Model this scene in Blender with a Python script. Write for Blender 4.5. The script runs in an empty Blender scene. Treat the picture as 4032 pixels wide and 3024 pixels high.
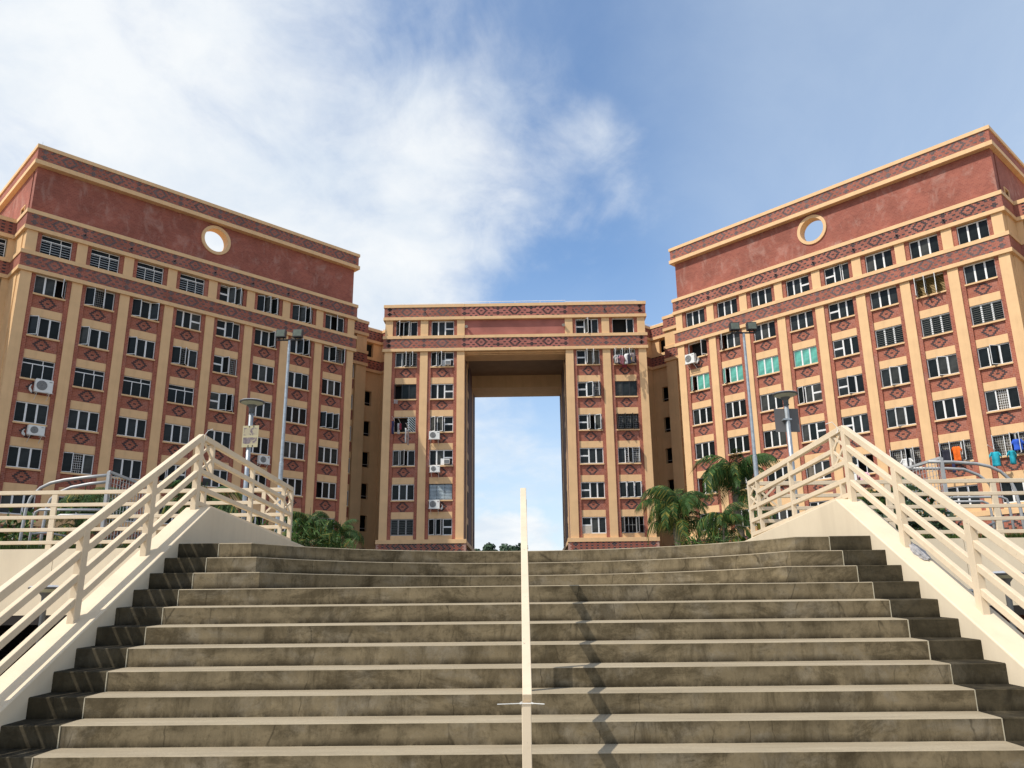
import bpy, bmesh, math, random
from mathutils import Vector, Matrix
random.seed(7)
R = math.radians
sc = bpy.context.scene
COL = sc.collection

# ---------------------------------------------------------------- camera
cam = bpy.data.cameras.new('camera'); camo = bpy.data.objects.new('camera', cam); COL.objects.link(camo)
cam.sensor_width = 36; cam.lens = 3229.28/4032*36; cam.clip_start = .05; cam.clip_end = 6000
def cam_axes(p, r, y):
    f = Vector((math.sin(y)*math.cos(p), math.cos(y)*math.cos(p), math.sin(p)))
    rt = Vector((math.cos(y), -math.sin(y), 0)); up = rt.cross(f)
    c, s = math.cos(r), math.sin(r)
    return rt*c+up*s, -rt*s+up*c, f
ca, cb, cc = cam_axes(R(15.5657), R(-.591), R(-.9502))
camo.matrix_world = Matrix(((ca.x, cb.x, -cc.x, 0), (ca.y, cb.y, -cc.y, 0), (ca.z, cb.z, -cc.z, 0), (0, 0, 0, 1)))
sc.camera = camo
sc.render.resolution_x, sc.render.resolution_y = 1024, 768

# ---------------------------------------------------------------- light
SUN = Vector((-.71, -.40, 1.0)).normalized()
SUN_STRENGTH, SKY_STRENGTH, EXPOSURE = 3.5, .15, .36
sun = bpy.data.lights.new('sun', 'SUN'); sun.energy = SUN_STRENGTH; sun.angle = R(.55); sun.color = (1, .94, .85)
suno = bpy.data.objects.new('sun', sun); COL.objects.link(suno)
suno.rotation_euler = SUN.to_track_quat('Z', 'Y').to_euler(); suno.location = (-30, -20, 60)

W = bpy.data.worlds.new('World'); sc.world = W; W.use_nodes = True
def world():
    nt = W.node_tree; N = nt.nodes; Lk = nt.links; N.clear()
    out = N.new('ShaderNodeOutputWorld'); bg = N.new('ShaderNodeBackground'); bg.inputs[1].default_value = SKY_STRENGTH
    Lk.new(bg.outputs[0], out.inputs[0])
    sky = N.new('ShaderNodeTexSky'); sky.sky_type = 'NISHITA'; sky.sun_disc = False
    sky.sun_elevation = math.asin(SUN.z); sky.sun_rotation = math.atan2(SUN.x, SUN.y)
    sky.air_density = 1.0; sky.dust_density = .8; sky.ozone_density = 1.5; sky.altitude = 20
    tc = N.new('ShaderNodeTexCoord'); D = tc.outputs['Generated']
    def math_(op, a, b=None, clamp=False):
        n = N.new('ShaderNodeMath'); n.operation = op; n.use_clamp = clamp
        for i, v in enumerate((a, b)):
            if v is None: continue
            if isinstance(v, (int, float)): n.inputs[i].default_value = v
            else: Lk.new(v, n.inputs[i])
        return n.outputs[0]
    sep = N.new('ShaderNodeSeparateXYZ'); Lk.new(D, sep.inputs[0])
    zz = math_('MAXIMUM', math_('ADD', sep.outputs[2], .22), .05)
    cmb = N.new('ShaderNodeCombineXYZ')
    Lk.new(math_('DIVIDE', sep.outputs[0], zz), cmb.inputs[0]); Lk.new(math_('DIVIDE', sep.outputs[1], zz), cmb.inputs[1])
    def noise(scale, detail, rough, dist=0., off=(0, 0, 0), stretch=(1, 1, 1), rot=0, src=None):
        mp = N.new('ShaderNodeMapping'); mp.inputs['Location'].default_value = off; mp.inputs['Scale'].default_value = stretch
        mp.inputs['Rotation'].default_value = (0, 0, rot)
        Lk.new(src if src else cmb.outputs[0], mp.inputs[0])
        n = N.new('ShaderNodeTexNoise'); n.inputs['Scale'].default_value = scale; n.inputs['Detail'].default_value = detail
        n.inputs['Roughness'].default_value = rough; n.inputs['Distortion'].default_value = dist
        Lk.new(mp.outputs[0], n.inputs['Vector']); return n.outputs[0]
    def blob(d, c0, c1):
        v = Vector(d).normalized(); n = N.new('ShaderNodeVectorMath'); n.operation = 'DOT_PRODUCT'
        Lk.new(D, n.inputs[0]); n.inputs[1].default_value = v
        m = N.new('ShaderNodeMapRange'); m.interpolation_type = 'SMOOTHSTEP'
        m.inputs[1].default_value = math.cos(R(c0)); m.inputs[2].default_value = math.cos(R(c1)); Lk.new(n.outputs['Value'], m.inputs[0])
        return m.outputs[0]
    # cover: a bank of cloud on the left, clear blue ahead and above, thin veil on the right
    big = noise(1.1, 2, .5, .3, (3.1, 1.7, 0))
    med = noise(2.6, 9, .58, .35, (0.4, 5.2, 0), (1.0, .8, 1), R(25))
    fine = noise(7, 8, .62, .5, (2, 2, 0), (1, .7, 1), R(35))
    cover = math_('ADD', math_('MULTIPLY', med, .85), math_('ADD', math_('MULTIPLY', fine, .42), math_('MULTIPLY', big, .25)))
    cover = math_('SUBTRACT', cover, .075)
    bias = math_('MULTIPLY', blob((-.52, .70, .46), 47, 14), .335)
    bias = math_('ADD', bias, math_('MULTIPLY', blob((-.05, .91, .38), 19, 3), .21))
    bias = math_('ADD', bias, math_('MULTIPLY', blob((.12, .86, .475), 7.5, 0), .22))
    bias = math_('SUBTRACT', bias, math_('MULTIPLY', blob((.12, .76, .62), 31, 6), .38))
    bias = math_('SUBTRACT', bias, math_('MULTIPLY', blob((.26, .86, .43), 20, 4), .24))
    bias = math_('ADD', bias, math_('MULTIPLY', blob((.55, .70, .50), 30, 5), .06))
    bias = math_('SUBTRACT', bias, math_('MULTIPLY', blob((-.04, .975, .22), 13, 3), .30))
    dens = math_('ADD', cover, bias)
    mr = N.new('ShaderNodeMapRange'); mr.interpolation_type = 'SMOOTHSTEP'
    mr.inputs[1].default_value = .49; mr.inputs[2].default_value = 1.0; Lk.new(dens, mr.inputs[0])
    # low cumulus near the horizon
    cum = noise(6.5, 8, .55, .15, (1.2, .6, .3), (1, 1, 1.5), 0, D)
    low = N.new('ShaderNodeMapRange'); low.inputs[1].default_value = .19; low.inputs[2].default_value = .05; Lk.new(sep.outputs[2], low.inputs[0])
    cm = N.new('ShaderNodeMapRange'); cm.interpolation_type = 'SMOOTHSTEP'; cm.inputs[1].default_value = .47; cm.inputs[2].default_value = .60
    Lk.new(math_('ADD', cum, math_('MULTIPLY', math_('SUBTRACT', low.outputs[0], .5), .24)), cm.inputs[0])
    lowm = math_('MULTIPLY', cm.outputs[0], math_('GREATER_THAN', sep.outputs[2], -.02))
    lowm = math_('MULTIPLY', lowm, math_('MINIMUM', math_('MULTIPLY', low.outputs[0], 2.2), .95))
    cover_mask = math_('MAXIMUM', math_('MULTIPLY', mr.outputs[0], .97), lowm, True)
    # cloud tone: bright with soft grey bellies
    tone = N.new('ShaderNodeMapRange'); tone.inputs[1].default_value = .36; tone.inputs[2].default_value = .60
    Lk.new(noise(3.2, 6, .6, .2, (7, 3, 0)), tone.inputs[0])
    cc_ = N.new('ShaderNodeMix'); cc_.data_type = 'RGBA'
    Lk.new(tone.outputs[0], cc_.inputs[0]); cc_.inputs[6].default_value = (4.0, 4.4, 4.85, 1); cc_.inputs[7].default_value = (4.95, 5.1, 5.2, 1)
    # thin veil
    hsv = N.new('ShaderNodeHueSaturation'); hsv.inputs['Saturation'].default_value = SKY_SAT; hsv.inputs['Value'].default_value = SKY_VAL
    Lk.new(sky.outputs[0], hsv.inputs['Color'])
    veil = N.new('ShaderNodeMix'); veil.data_type = 'RGBA'; veil.inputs[7].default_value = (3.6, 4.2, 4.85, 1)
    vn = N.new('ShaderNodeMapRange'); vn.inputs[1].default_value = .35; vn.inputs[2].default_value = .70; vn.inputs[3].default_value = .05; vn.inputs[4].default_value = .26
    Lk.new(noise(1.9, 8, .62, .5, (5, 2, 1), (1, .45, 1), R(-30)), vn.inputs[0])
    vr = math_('ADD', vn.outputs[0], math_('MULTIPLY', blob((.50, .72, .50), 27, 3), .38))
    hz = N.new('ShaderNodeMapRange'); hz.inputs[1].default_value = .40; hz.inputs[2].default_value = .05; hz.inputs[4].default_value = .55; Lk.new(sep.outputs[2], hz.inputs[0])
    vr = math_('ADD', vr, hz.outputs[0], True)
    Lk.new(vr, veil.inputs[0]); Lk.new(hsv.outputs[0], veil.inputs[6])
    mx = N.new('ShaderNodeMix'); mx.data_type = 'RGBA'
    Lk.new(cover_mask, mx.inputs[0]); Lk.new(veil.outputs[2], mx.inputs[6]); Lk.new(cc_.outputs[2], mx.inputs[7])
    Lk.new(mx.outputs[2], bg.inputs[0])
SKY_SAT, SKY_VAL = 1.14, 1.03
world()
sc.view_settings.view_transform = 'Standard'; sc.view_settings.look = 'None'
sc.view_settings.exposure = EXPOSURE; sc.view_settings.gamma = 1; sc.view_settings.use_curve_mapping = False
sc.render.engine = 'CYCLES'

# ---------------------------------------------------------------- materials
class NT:
    def __init__(s, name):
        s.m = bpy.data.materials.new(name); s.m.use_nodes = True; s.t = s.m.node_tree; s.n = s.t.nodes; s.l = s.t.links
        s.b = s.n['Principled BSDF']; s.tc = s.n.new('ShaderNodeTexCoord'); s.obj = s.tc.outputs['Object']
    def new(s, t): return s.n.new(t)
    def noise(s, scale, detail=4, rough=.55, dist=0, stretch=(1, 1, 1), off=(0, 0, 0), src=None):
        mp = s.new('ShaderNodeMapping'); mp.inputs['Scale'].default_value = stretch; mp.inputs['Location'].default_value = off
        s.l.new(src or s.obj, mp.inputs[0])
        n = s.new('ShaderNodeTexNoise'); n.inputs['Scale'].default_value = scale; n.inputs['Detail'].default_value = detail
        n.inputs['Roughness'].default_value = rough; n.inputs['Distortion'].default_value = dist
        s.l.new(mp.outputs[0], n.inputs['Vector']); return n.outputs[0]
    def rng(s, v, a, b, c=0., d=1.):
        n = s.new('ShaderNodeMapRange'); s.l.new(v, n.inputs[0])
        for i, x in enumerate((a, b, c, d)): n.inputs[i+1].default_value = x
        return n.outputs[0]
    def mix(s, f, a, b, mode='MIX'):
        n = s.new('ShaderNodeMix'); n.data_type = 'RGBA'; n.blend_type = mode
        for i, v in ((0, f), (6, a), (7, b)):
            if isinstance(v, (int, float)): n.inputs[i].default_value = v
            elif isinstance(v, tuple): n.inputs[i].default_value = (*v, 1)
            else: s.l.new(v, n.inputs[i])
        return n.outputs[2]
    def math(s, op, a, b=0.):
        n = s.new('ShaderNodeMath'); n.operation = op
        for i, v in enumerate((a, b)):
            if isinstance(v, (int, float)): n.inputs[i].default_value = v
            else: s.l.new(v, n.inputs[i])
        return n.outputs[0]
    def bump(s, h, strength=.3, dist=.01):
        n = s.new('ShaderNodeBump'); n.inputs['Strength'].default_value = strength; n.inputs['Distance'].default_value = dist
        s.l.new(h, n.inputs['Height']); s.l.new(n.outputs[0], s.b.inputs['Normal'])
    def color(s, c):
        if isinstance(c, tuple): s.b.inputs['Base Color'].default_value = (*c, 1)
        else: s.l.new(c, s.b.inputs['Base Color'])
    def set(s, rough=.6, metal=0, spec=.5):
        s.b.inputs['Roughness'].default_value = rough; s.b.inputs['Metallic'].default_value = metal
        s.b.inputs['Specular IOR Level'].default_value = spec

def plain(name, c, rough=.6, metal=0, var=.12, scale=6, spec=.4, emit=None):
    t = NT(name); n = t.noise(scale, 5)
    f = t.rng(n, .3, .7, 0, 1)
    t.color(t.mix(f, tuple(x*(1-var) for x in c), tuple(min(1, x*(1+var)) for x in c))); t.set(rough, metal, spec)
    return t.m
def paint(name, c, dirt=.3, chips=0.):
    """wall paint with faint streaks and blotches"""
    t = NT(name)
    blot = t.rng(t.noise(.9, 6, .6), .35, .7)
    streak = t.rng(t.noise(2.2, 7, .68, .2, (1, 1, .10)), .47, .74)
    c1 = t.mix(blot, tuple(x*.93 for x in c), tuple(min(1, x*1.05) for x in c))
    c2 = t.mix(t.math('MULTIPLY', streak, dirt), c1, (c[0]*.55, c[1]*.5, c[2]*.48))
    if chips:
        grime = t.rng(t.noise(7, 8, .7, .2), .5, .75)
        c2 = t.mix(t.math('MULTIPLY', grime, .28), c2, (c[0]*.6, c[1]*.56, c[2]*.5))
        ch = t.rng(t.noise(30, 6, .7, .3, (1, .45, .45)), .66, .69)
        c2 = t.mix(t.math('MULTIPLY', ch, chips), c2, (.22, .19, .15))
    t.color(c2); t.set(.7, 0, .3); t.bump(t.noise(60, 4), .08, .003)
    return t.m
BW, BH = 3.222/14, .115
def brick(name, c1, c2, mortar, stain=(.42, .33, .30), stain_amt=.25, bumps=.5):
    t = NT(name)
    sp = t.new('ShaderNodeSeparateXYZ'); t.l.new(t.obj, sp.inputs[0])
    cb_ = t.new('ShaderNodeCombineXYZ'); t.l.new(t.math('ADD', sp.outputs[0], sp.outputs[1]), cb_.inputs[0]); t.l.new(sp.outputs[2], cb_.inputs[1])
    b = t.new('ShaderNodeTexBrick'); t.l.new(cb_.outputs[0], b.inputs['Vector'])
    b.inputs['Scale'].default_value = 1; b.inputs['Brick Width'].default_value = BW; b.inputs['Row Height'].default_value = BH
    b.inputs['Mortar Size'].default_value = .009; b.inputs['Mortar Smooth'].default_value = .2; b.inputs['Bias'].default_value = 0
    b.inputs['Color1'].default_value = (*c1, 1); b.inputs['Color2'].default_value = (*c2, 1); b.inputs['Mortar'].default_value = (*mortar, 1)
    v = t.mix(t.rng(t.noise(.55, 7, .62), .35, .72), tuple([.78]*3), tuple([1.18]*3))
    c = t.mix(1., b.outputs['Color'], v, 'MULTIPLY')
    st = t.rng(t.noise(.8, 10, .72, .5, (1, 1, .6), (4, 1, 2)), .52, .68)
    c = t.mix(t.math('MULTIPLY', st, stain_amt), c, stain)
    t.color(c); t.set(.85, 0, .25); t.bump(b.outputs['Fac'], -bumps, .006)
    return t.m
M = {}
M['soffit'] = plain('brown_soffit', (.30, .20, .125), .8, 0, .1, 1)  # coffer ceiling brown, darker than the tan beams around it
M['mortar'] = plain('pale_mortar', (.40, .24, .19), .9, 0, .15, 4)
M['tan'] = paint('tan_paint', (.70, .455, .235), .24)
M['cream'] = paint('cream_paint', (.66, .545, .39), .14, .7)
M['cream_wall'] = paint('cream_wall_paint', (.68, .575, .415), .22)
M['brick'] = brick('red_brick', (.36, .118, .070), (.275, .083, .053), (.43, .20, .14))
M['brick_band'] = brick('band_brick', (.33, .112, .074), (.265, .085, .06), (.38, .18, .13), (.33, .2, .17), .3)
M['brick_wall'] = brick('weathered_wall_brick', (.315, .104, .070), (.255, .08, .056), (.315, .13, .095), (.45, .29, .235), .48, .35)
M['brick_pink'] = brick('fresh_painted_brick', (.37, .13, .10), (.34, .118, .092), (.41, .18, .145), (.4, .2, .17), .2, .3)
M['brick_grey'] = brick('grey_brown_brick', (.20, .115, .10), (.16, .09, .08), (.25, .17, .15), (.3, .25, .22), .4)
M['dark_brick'] = plain('dark_brick', (.042, .034, .036), .8, 0, .35, 3)
M['faded_brick'] = plain('faded_dark_brick', (.115, .088, .085), .85, 0, .35, 2)
M['fresh_brick'] = plain('fresh_dark_brick', (.035, .022, .022), .75, 0, .2, 2)
M['white'] = plain('white_frame', (.74, .74, .72), .4, 0, .06)
M['grey_frame'] = plain('grey_frame', (.32, .31, .30), .45, 0, .1)
M['black_frame'] = plain('black_frame', (.02, .02, .02), .4)
def glass(name, c, rough=.06, spec=.5):
    t = NT(name); n = t.noise(1.3, 3)
    t.color(t.mix(t.rng(n, .35, .65), tuple(x*.6 for x in c), tuple(x*1.5 for x in c))); t.set(rough, 0, spec); t.bump(t.noise(2.5, 2), .04, .01)
    return t.m
M['glass'] = glass('dark_glass', (.010, .013, .013), .12, .13)
M['teal'] = glass('teal_film_glass', (.10, .34, .27), .12, .4)
M['interior'] = plain('painted_room_shade', (.012, .011, .010), .9)  # near-black colour stands in for the shade inside unlit rooms
M['grille'] = plain('window_grille', (.42, .42, .40), .5)
M['grille_white'] = plain('white_grille', (.72, .72, .70), .5)
def slats(name, c, pitch):
    t = NT(name); t.color(c); t.set(.6); return t.m
M['blind'] = plain('pale_blind', (.42, .43, .42), .6)
M['blind_dim'] = plain('dim_blind', (.09, .095, .085), .6)
M['blind_green'] = plain('striped_blind', (.62, .68, .62), .6)
M['blind_gold'] = plain('gold_blind', (.25, .16, .045), .6, 0, .3, 20)
M['blind_pastel'] = plain('pastel_blind', (.36, .42, .44), .5, 0, .25, 3)
M['curtain'] = plain('beige_curtain', (.15, .13, .10), .9, 0, .25, 5)
M['board'] = plain('beige_board', (.45, .41, .34), .7, 0, .1)
M['ac'] = plain('air_conditioner_casing', (.70, .70, .66), .5, 0, .06)
M['ac_dark'] = plain('fan_grille', (.16, .16, .155), .5)
M['red_mark'] = plain('red_mark', (.45, .05, .04), .5)
M['galv'] = plain('galvanised_steel', (.36, .39, .41), .42, .55, .22, 9)
M['pipe'] = plain('grey_pipe', (.40, .40, .39), .45, .2, .15, 5)
M['lamp_top'] = plain('pale_lamp_cap', (.36, .38, .41), .5)
M['lamp_dark'] = plain('dark_lamp_body', (.085, .088, .088), .5)
M['lamp_glass'] = plain('cream_diffuser', (.42, .43, .33), .3)
M['flood_glass'] = plain('floodlight_glass', (.10, .115, .09), .12, 0, .2)
M['black'] = plain('black_metal', (.02, .02, .021), .5)
M['sign_back'] = plain('grey_sign_back', (.115, .11, .108), .55, 0, .12, 2)
M['white_tie'] = plain('white_nylon', (.75, .74, .7), .4)
M['asphalt'] = plain('asphalt', (.05, .05, .05), .9, 0, .2, 3)
M['plaza'] = plain('plaza_paving', (.125, .11, .09), .85, 0, .2, 1.2)
M['ground'] = plain('concrete_ground', (.42, .37, .29), .9, 0, .2, .5)
M['void'] = plain('painted_void_shade', (.02, .016, .014), .95)  # near-black colour carries the deep shade of the undercroft
M['trunk'] = plain('palm_trunk', (.17, .14, .10), .9, 0, .3, 8)
M['bark'] = plain('bark', (.09, .07, .05), .9, 0, .3, 4)
M['leaf_a'] = plain('palm_leaf_green', (.034, .076, .016), .6, 0, .5, 1.6, .2)
M['leaf_b'] = plain('palm_leaf_yellow', (.19, .17, .030), .6, 0, .4, 2, .2)
M['leaf_c'] = plain('shrub_leaf', (.050, .095, .018), .6, 0, .5, 2, .2)
M['leaf_d'] = plain('dark_shrub_leaf', (.024, .050, .016), .5, 0, .4, 2)
M['leaf_e'] = plain('far_tree_leaf', (.022, .050, .020), .6, 0, .5, .6)
M['leaf_dry'] = plain('dry_leaf', (.20, .15, .06), .7, 0, .4, 3)
M['grass'] = plain('grass', (.075, .12, .022), .8, 0, .4, 4)
M['joint'] = plain('pale_sealant', (.44, .39, .28), .8, 0, .15, 20)
M['plastic'] = plain('clear_plastic', (.30, .29, .285), .35, 0, .3, 25)
for nm, c in (('cloth_turquoise', (.02, .34, .42)), ('cloth_blue', (.03, .10, .50)), ('cloth_orange', (.72, .13, .01)), ('cloth_white', (.66, .66, .64)),
              ('cloth_pink', (.70, .40, .50)), ('cloth_dark', (.02, .02, .032)), ('cloth_red', (.22, .03, .05)), ('cloth_yellow', (.66, .48, .03)),
              ('cloth_floral', (.32, .27, .26)), ('cloth_navy', (.03, .03, .09)), ('cloth_green', (.16, .28, .20)), ('cloth_rose', (.45, .18, .20)), ('cloth_grey', (.45, .44, .42))):
    M[nm] = plain(nm, c, .9, 0, .2, 9)
def concrete(name, base, dark, blotch=1., green=.3):
    t = NT(name)
    sp = t.new('ShaderNodeSeparateXYZ'); t.l.new(t.obj, sp.inputs[0])
    fine = t.rng(t.noise(38, 8, .7), .3, .7)
    med = t.rng(t.noise(2.2, 11, .74, .3, (1, 1, 1.2)), .34, .66)
    streak = t.rng(t.noise(4.2, 10, .74, .4, (1, 1, .28), (3, 0, 7)), .49, .66)
    blot = t.rng(t.noise(1.6, 11, .76, .5, (1, 1, 1.8), (7, 2, 3)), .50, .60)
    spots = t.rng(t.noise(11, 9, .78, .2, (1, 1, .9), (1, 5, 2)), .54, .66)
    pale = t.rng(t.noise(1.9, 9, .70, .4, (1, 1, 1.4), (9, 3, 1)), .50, .64)
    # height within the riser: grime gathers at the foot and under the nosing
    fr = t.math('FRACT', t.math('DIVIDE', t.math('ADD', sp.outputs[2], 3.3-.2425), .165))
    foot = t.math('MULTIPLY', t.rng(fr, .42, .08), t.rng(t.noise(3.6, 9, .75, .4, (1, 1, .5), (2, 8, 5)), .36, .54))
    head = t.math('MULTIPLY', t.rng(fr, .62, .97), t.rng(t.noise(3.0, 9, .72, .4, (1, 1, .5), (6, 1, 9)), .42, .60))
    c = t.mix(med, tuple(x*.70 for x in base), tuple(x*1.15 for x in base))
    c = t.mix(t.math('MULTIPLY', pale, .55), c, (base[0]*1.22, base[1]*1.36, base[2]*1.75))
    c = t.mix(t.math('MULTIPLY', fine, .3), c, tuple(x*.62 for x in base))
    c = t.mix(t.math('MULTIPLY', blot, .60*blotch), c, dark)
    c = t.mix(t.math('MULTIPLY', streak, .68*blotch), c, dark)
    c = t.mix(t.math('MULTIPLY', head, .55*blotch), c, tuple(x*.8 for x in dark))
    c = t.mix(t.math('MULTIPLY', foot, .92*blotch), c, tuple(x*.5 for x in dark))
    c = t.mix(t.math('MULTIPLY', spots, .45*blotch), c, tuple(x*.75 for x in dark))
    # hairline cracks, mostly upright
    v = t.new('ShaderNodeTexVoronoi'); v.feature = 'DISTANCE_TO_EDGE'; v.inputs['Scale'].default_value = 1.0
    nn = t.new('ShaderNodeTexNoise'); nn.inputs['Scale'].default_value = 6; nn.inputs['Detail'].default_value = 6; t.l.new(t.obj, nn.inputs['Vector'])
    wv = t.new('ShaderNodeMix'); wv.data_type = 'VECTOR'; wv.inputs[0].default_value = .07
    mp = t.new('ShaderNodeMapping'); mp.inputs['Scale'].default_value = (2.3, 1.0, .5); t.l.new(t.obj, wv.inputs[4]); t.l.new(nn.outputs['Color'], wv.inputs[5])
    t.l.new(wv.outputs[1], mp.inputs[0]); t.l.new(mp.outputs[0], v.inputs['Vector'])
    crack = t.math('MULTIPLY', t.rng(v.outputs[0], .010, .002, 0, 1), t.rng(t.noise(1.7, 3, .6, 0, (1, 1, 2), (5, 5, 5)), .46, .60))
    c = t.mix(t.math('MULTIPLY', crack, .55), c, tuple(x*.4 for x in dark))
    t.color(c); t.set(.9, 0, .2)
    h = t.math('ADD', t.math('MULTIPLY', fine, .5), med); t.bump(h, .16, .008)
    return t.m
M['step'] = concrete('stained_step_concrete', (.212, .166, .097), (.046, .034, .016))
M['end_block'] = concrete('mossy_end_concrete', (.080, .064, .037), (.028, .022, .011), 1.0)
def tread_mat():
    t = NT('pale_tread_concrete')
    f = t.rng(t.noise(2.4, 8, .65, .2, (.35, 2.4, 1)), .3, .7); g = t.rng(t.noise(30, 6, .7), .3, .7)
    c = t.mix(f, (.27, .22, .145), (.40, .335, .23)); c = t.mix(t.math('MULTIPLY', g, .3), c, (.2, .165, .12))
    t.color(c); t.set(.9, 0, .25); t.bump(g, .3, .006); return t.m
M['tread'] = tread_mat()  # treads and nosings coloured lighter than the risers
def poster():
    t = NT('faded_poster'); 
    a = t.rng(t.noise(5.5, 5, .55, .8, (1, 1, 1.5)), .47, .53); b = t.rng(t.noise(16, 4, .6), .35, .65)
    sp = t.new('ShaderNodeSeparateXYZ'); t.l.new(t.obj, sp.inputs[0])
    # two printed pictures with pale margins, and a caption strip below
    inx = t.math('LESS_THAN', t.math('ABSOLUTE', sp.outputs[0]), .135)
    p1 = t.math('MULTIPLY', t.math('GREATER_THAN', sp.outputs[2], .02), t.math('LESS_THAN', sp.outputs[2], .165))
    p2 = t.math('MULTIPLY', t.math('GREATER_THAN', sp.outputs[2], -.145), t.math('LESS_THAN', sp.outputs[2], -.02))
    pic = t.math('MULTIPLY', inx, t.math('ADD', p1, p2))
    art = t.mix(a, (.36, .31, .20), t.mix(b, (.10, .075, .085), (.2, .16, .16)))
    t.color(t.mix(pic, (.42, .37, .22), art)); t.set(.5); return t.m
M['poster'] = poster()

# ---------------------------------------------------------------- mesh helpers
class MB:
    def __init__(s): s.v = []; s.f = []; s.m = []
    def quad(s, a, b, c, d, m=0):
        i = len(s.v); s.v += [tuple(a), tuple(b), tuple(c), tuple(d)]; s.f.append((i, i+1, i+2, i+3)); s.m.append(m)
    def tri(s, a, b, c, m=0):
        i = len(s.v); s.v += [tuple(a), tuple(b), tuple(c)]; s.f.append((i, i+1, i+2)); s.m.append(m)
    def box(s, x0, x1, y0, y1, z0, z1, m=0, back=True):
        if x0 > x1: x0, x1 = x1, x0
        i = len(s.v)
        s.v += [(x0, y0, z0), (x1, y0, z0), (x1, y1, z0), (x0, y1, z0), (x0, y0, z1), (x1, y0, z1), (x1, y1, z1), (x0, y1, z1)]
        fs = [(0, 1, 5, 4), (1, 2, 6, 5), (3, 0, 4, 7), (4, 5, 6, 7), (3, 2, 1, 0)]
        if back: fs.append((2, 3, 7, 6))
        for f in fs: s.f.append(tuple(i+k for k in f)); s.m.append(m)
        return s
    def bar(s, p, q, w, h, m=0, up=(0, 0, 1)):
        """rectangular bar p->q, w across, h along 'up'"""
        p, q = Vector(p), Vector(q); d = (q-p).normalized(); up = Vector(up)
        x = d.cross(up)
        if x.length < 1e-4: x = d.cross(Vector((0, 1, 0)))
        x.normalize(); z = x.cross(d).normalized()
        i = len(s.v)
        for e in (p, q):
            for a, b in ((-1, -1), (1, -1), (1, 1), (-1, 1)): s.v.append(tuple(e+x*(a*w/2)+z*(b*h/2)))
        for f in ((0, 1, 5, 4), (1, 2, 6, 5), (2, 3, 7, 6), (3, 0, 4, 7), (3, 2, 1, 0), (4, 5, 6, 7)):
            s.f.append(tuple(i+k for k in f)); s.m.append(m)
        return s
    def tube(s, pts, rad, seg=8, m=0, cap=True):
        pts = [Vector(p) for p in pts]; n = len(pts); i0 = len(s.v)
        rr = rad if isinstance(rad, (list, tuple)) else [rad]*n
        ref = None
        for k in range(n):
            d = (pts[min(k+1, n-1)]-pts[max(k-1, 0)]).normalized()
            if ref is None:
                ref = d.orthogonal().normalized()
            ref = (ref-d*ref.dot(d)).normalized(); b = d.cross(ref)
            for j in range(seg):
                a = 2*math.pi*j/seg; s.v.append(tuple(pts[k]+(ref*math.cos(a)+b*math.sin(a))*rr[k]))
        for k in range(n-1):
            for j in range(seg):
                a = i0+k*seg+j; b_ = i0+k*seg+(j+1) % seg
                s.f.append((a, b_, b_+seg, a+seg)); s.m.append(m)
        if cap:
            s.f.append(tuple(i0+j for j in range(seg))[::-1]); s.m.append(m)
            s.f.append(tuple(i0+(n-1)*seg+j for j in range(seg))); s.m.append(m)
        return s
    def lathe(s, prof, seg=24, m=0, c=(0, 0, 0)):
        """prof: (r, z, mat)"""
        i0 = len(s.v)
        for p in prof:
            for j in range(seg):
                a = 2*math.pi*j/seg; s.v.append((c[0]+p[0]*math.cos(a), c[1]+p[0]*math.sin(a), c[2]+p[1]))
        for k in range(len(prof)-1):
            mm = prof[k][2] if len(prof[k]) > 2 else m
            for j in range(seg):
                a = i0+k*seg+j; b_ = i0+k*seg+(j+1) % seg
                s.f.append((a, b_, b_+seg, a+seg)); s.m.append(mm)
        return s
    def prism(s, poly, axis, a, b, m=0):
        """extrude polygon (2D) along axis 'x' or 'y' or 'z' from a to b"""
        def P(u, v, t): return {'x': (t, u, v), 'y': (u, t, v), 'z': (u, v, t)}[axis]
        i = len(s.v); n = len(poly)
        s.v += [P(u, v, a) for u, v in poly]+[P(u, v, b) for u, v in poly]
        s.f.append(tuple(range(i, i+n))); s.m.append(m); s.f.append(tuple(range(i+2*n-1, i+n-1, -1))); s.m.append(m)
        for k in range(n):
            l = (k+1) % n; s.f.append((i+k, i+n+k, i+n+l, i+l)); s.m.append(m)
        return s
    def mesh(s, name, mats, smooth=False, fix=False):
        me = bpy.data.meshes.new(name); me.from_pydata(s.v, [], s.f)
        for x in (mats if isinstance(mats, (list, tuple)) else [mats]): me.materials.append(M[x] if isinstance(x, str) else x)
        me.polygons.foreach_set('material_index', s.m)
        if fix:
            bm = bmesh.new(); bm.from_mesh(me); bmesh.ops.recalc_face_normals(bm, faces=bm.faces); bm.to_mesh(me); bm.free()
        if smooth: me.polygons.foreach_set('use_smooth', [True]*len(me.polygons))
        me.update(); return me
    def build(s, name, mats, parent=None, loc=(0, 0, 0), smooth=False, fix=False, bevel=0):
        o = link(name, s.mesh(name, mats, smooth, fix), parent, loc)
        if bevel:
            b = o.modifiers.new('bevel', 'BEVEL'); b.width = bevel; b.segments = 2; b.limit_method = 'ANGLE'
        return o
def link(name, me, parent=None, loc=(0, 0, 0), rot=None):
    o = bpy.data.objects.new(name, me); COL.objects.link(o); o.location = loc
    if rot: o.rotation_euler = rot
    if parent: o.parent = parent
    return o
def thing(name, label, cat, loc=(0, 0, 0), rz=0, group=None):
    o = link(name, None, None, loc); o.rotation_euler = (0, 0, rz); o.empty_display_size = .3
    tag(o, label, cat, group); return o
def tag(o, label, cat, group=None):
    o['label'] = label; o['category'] = cat
    if group: o['group'] = group
    return o
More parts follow.
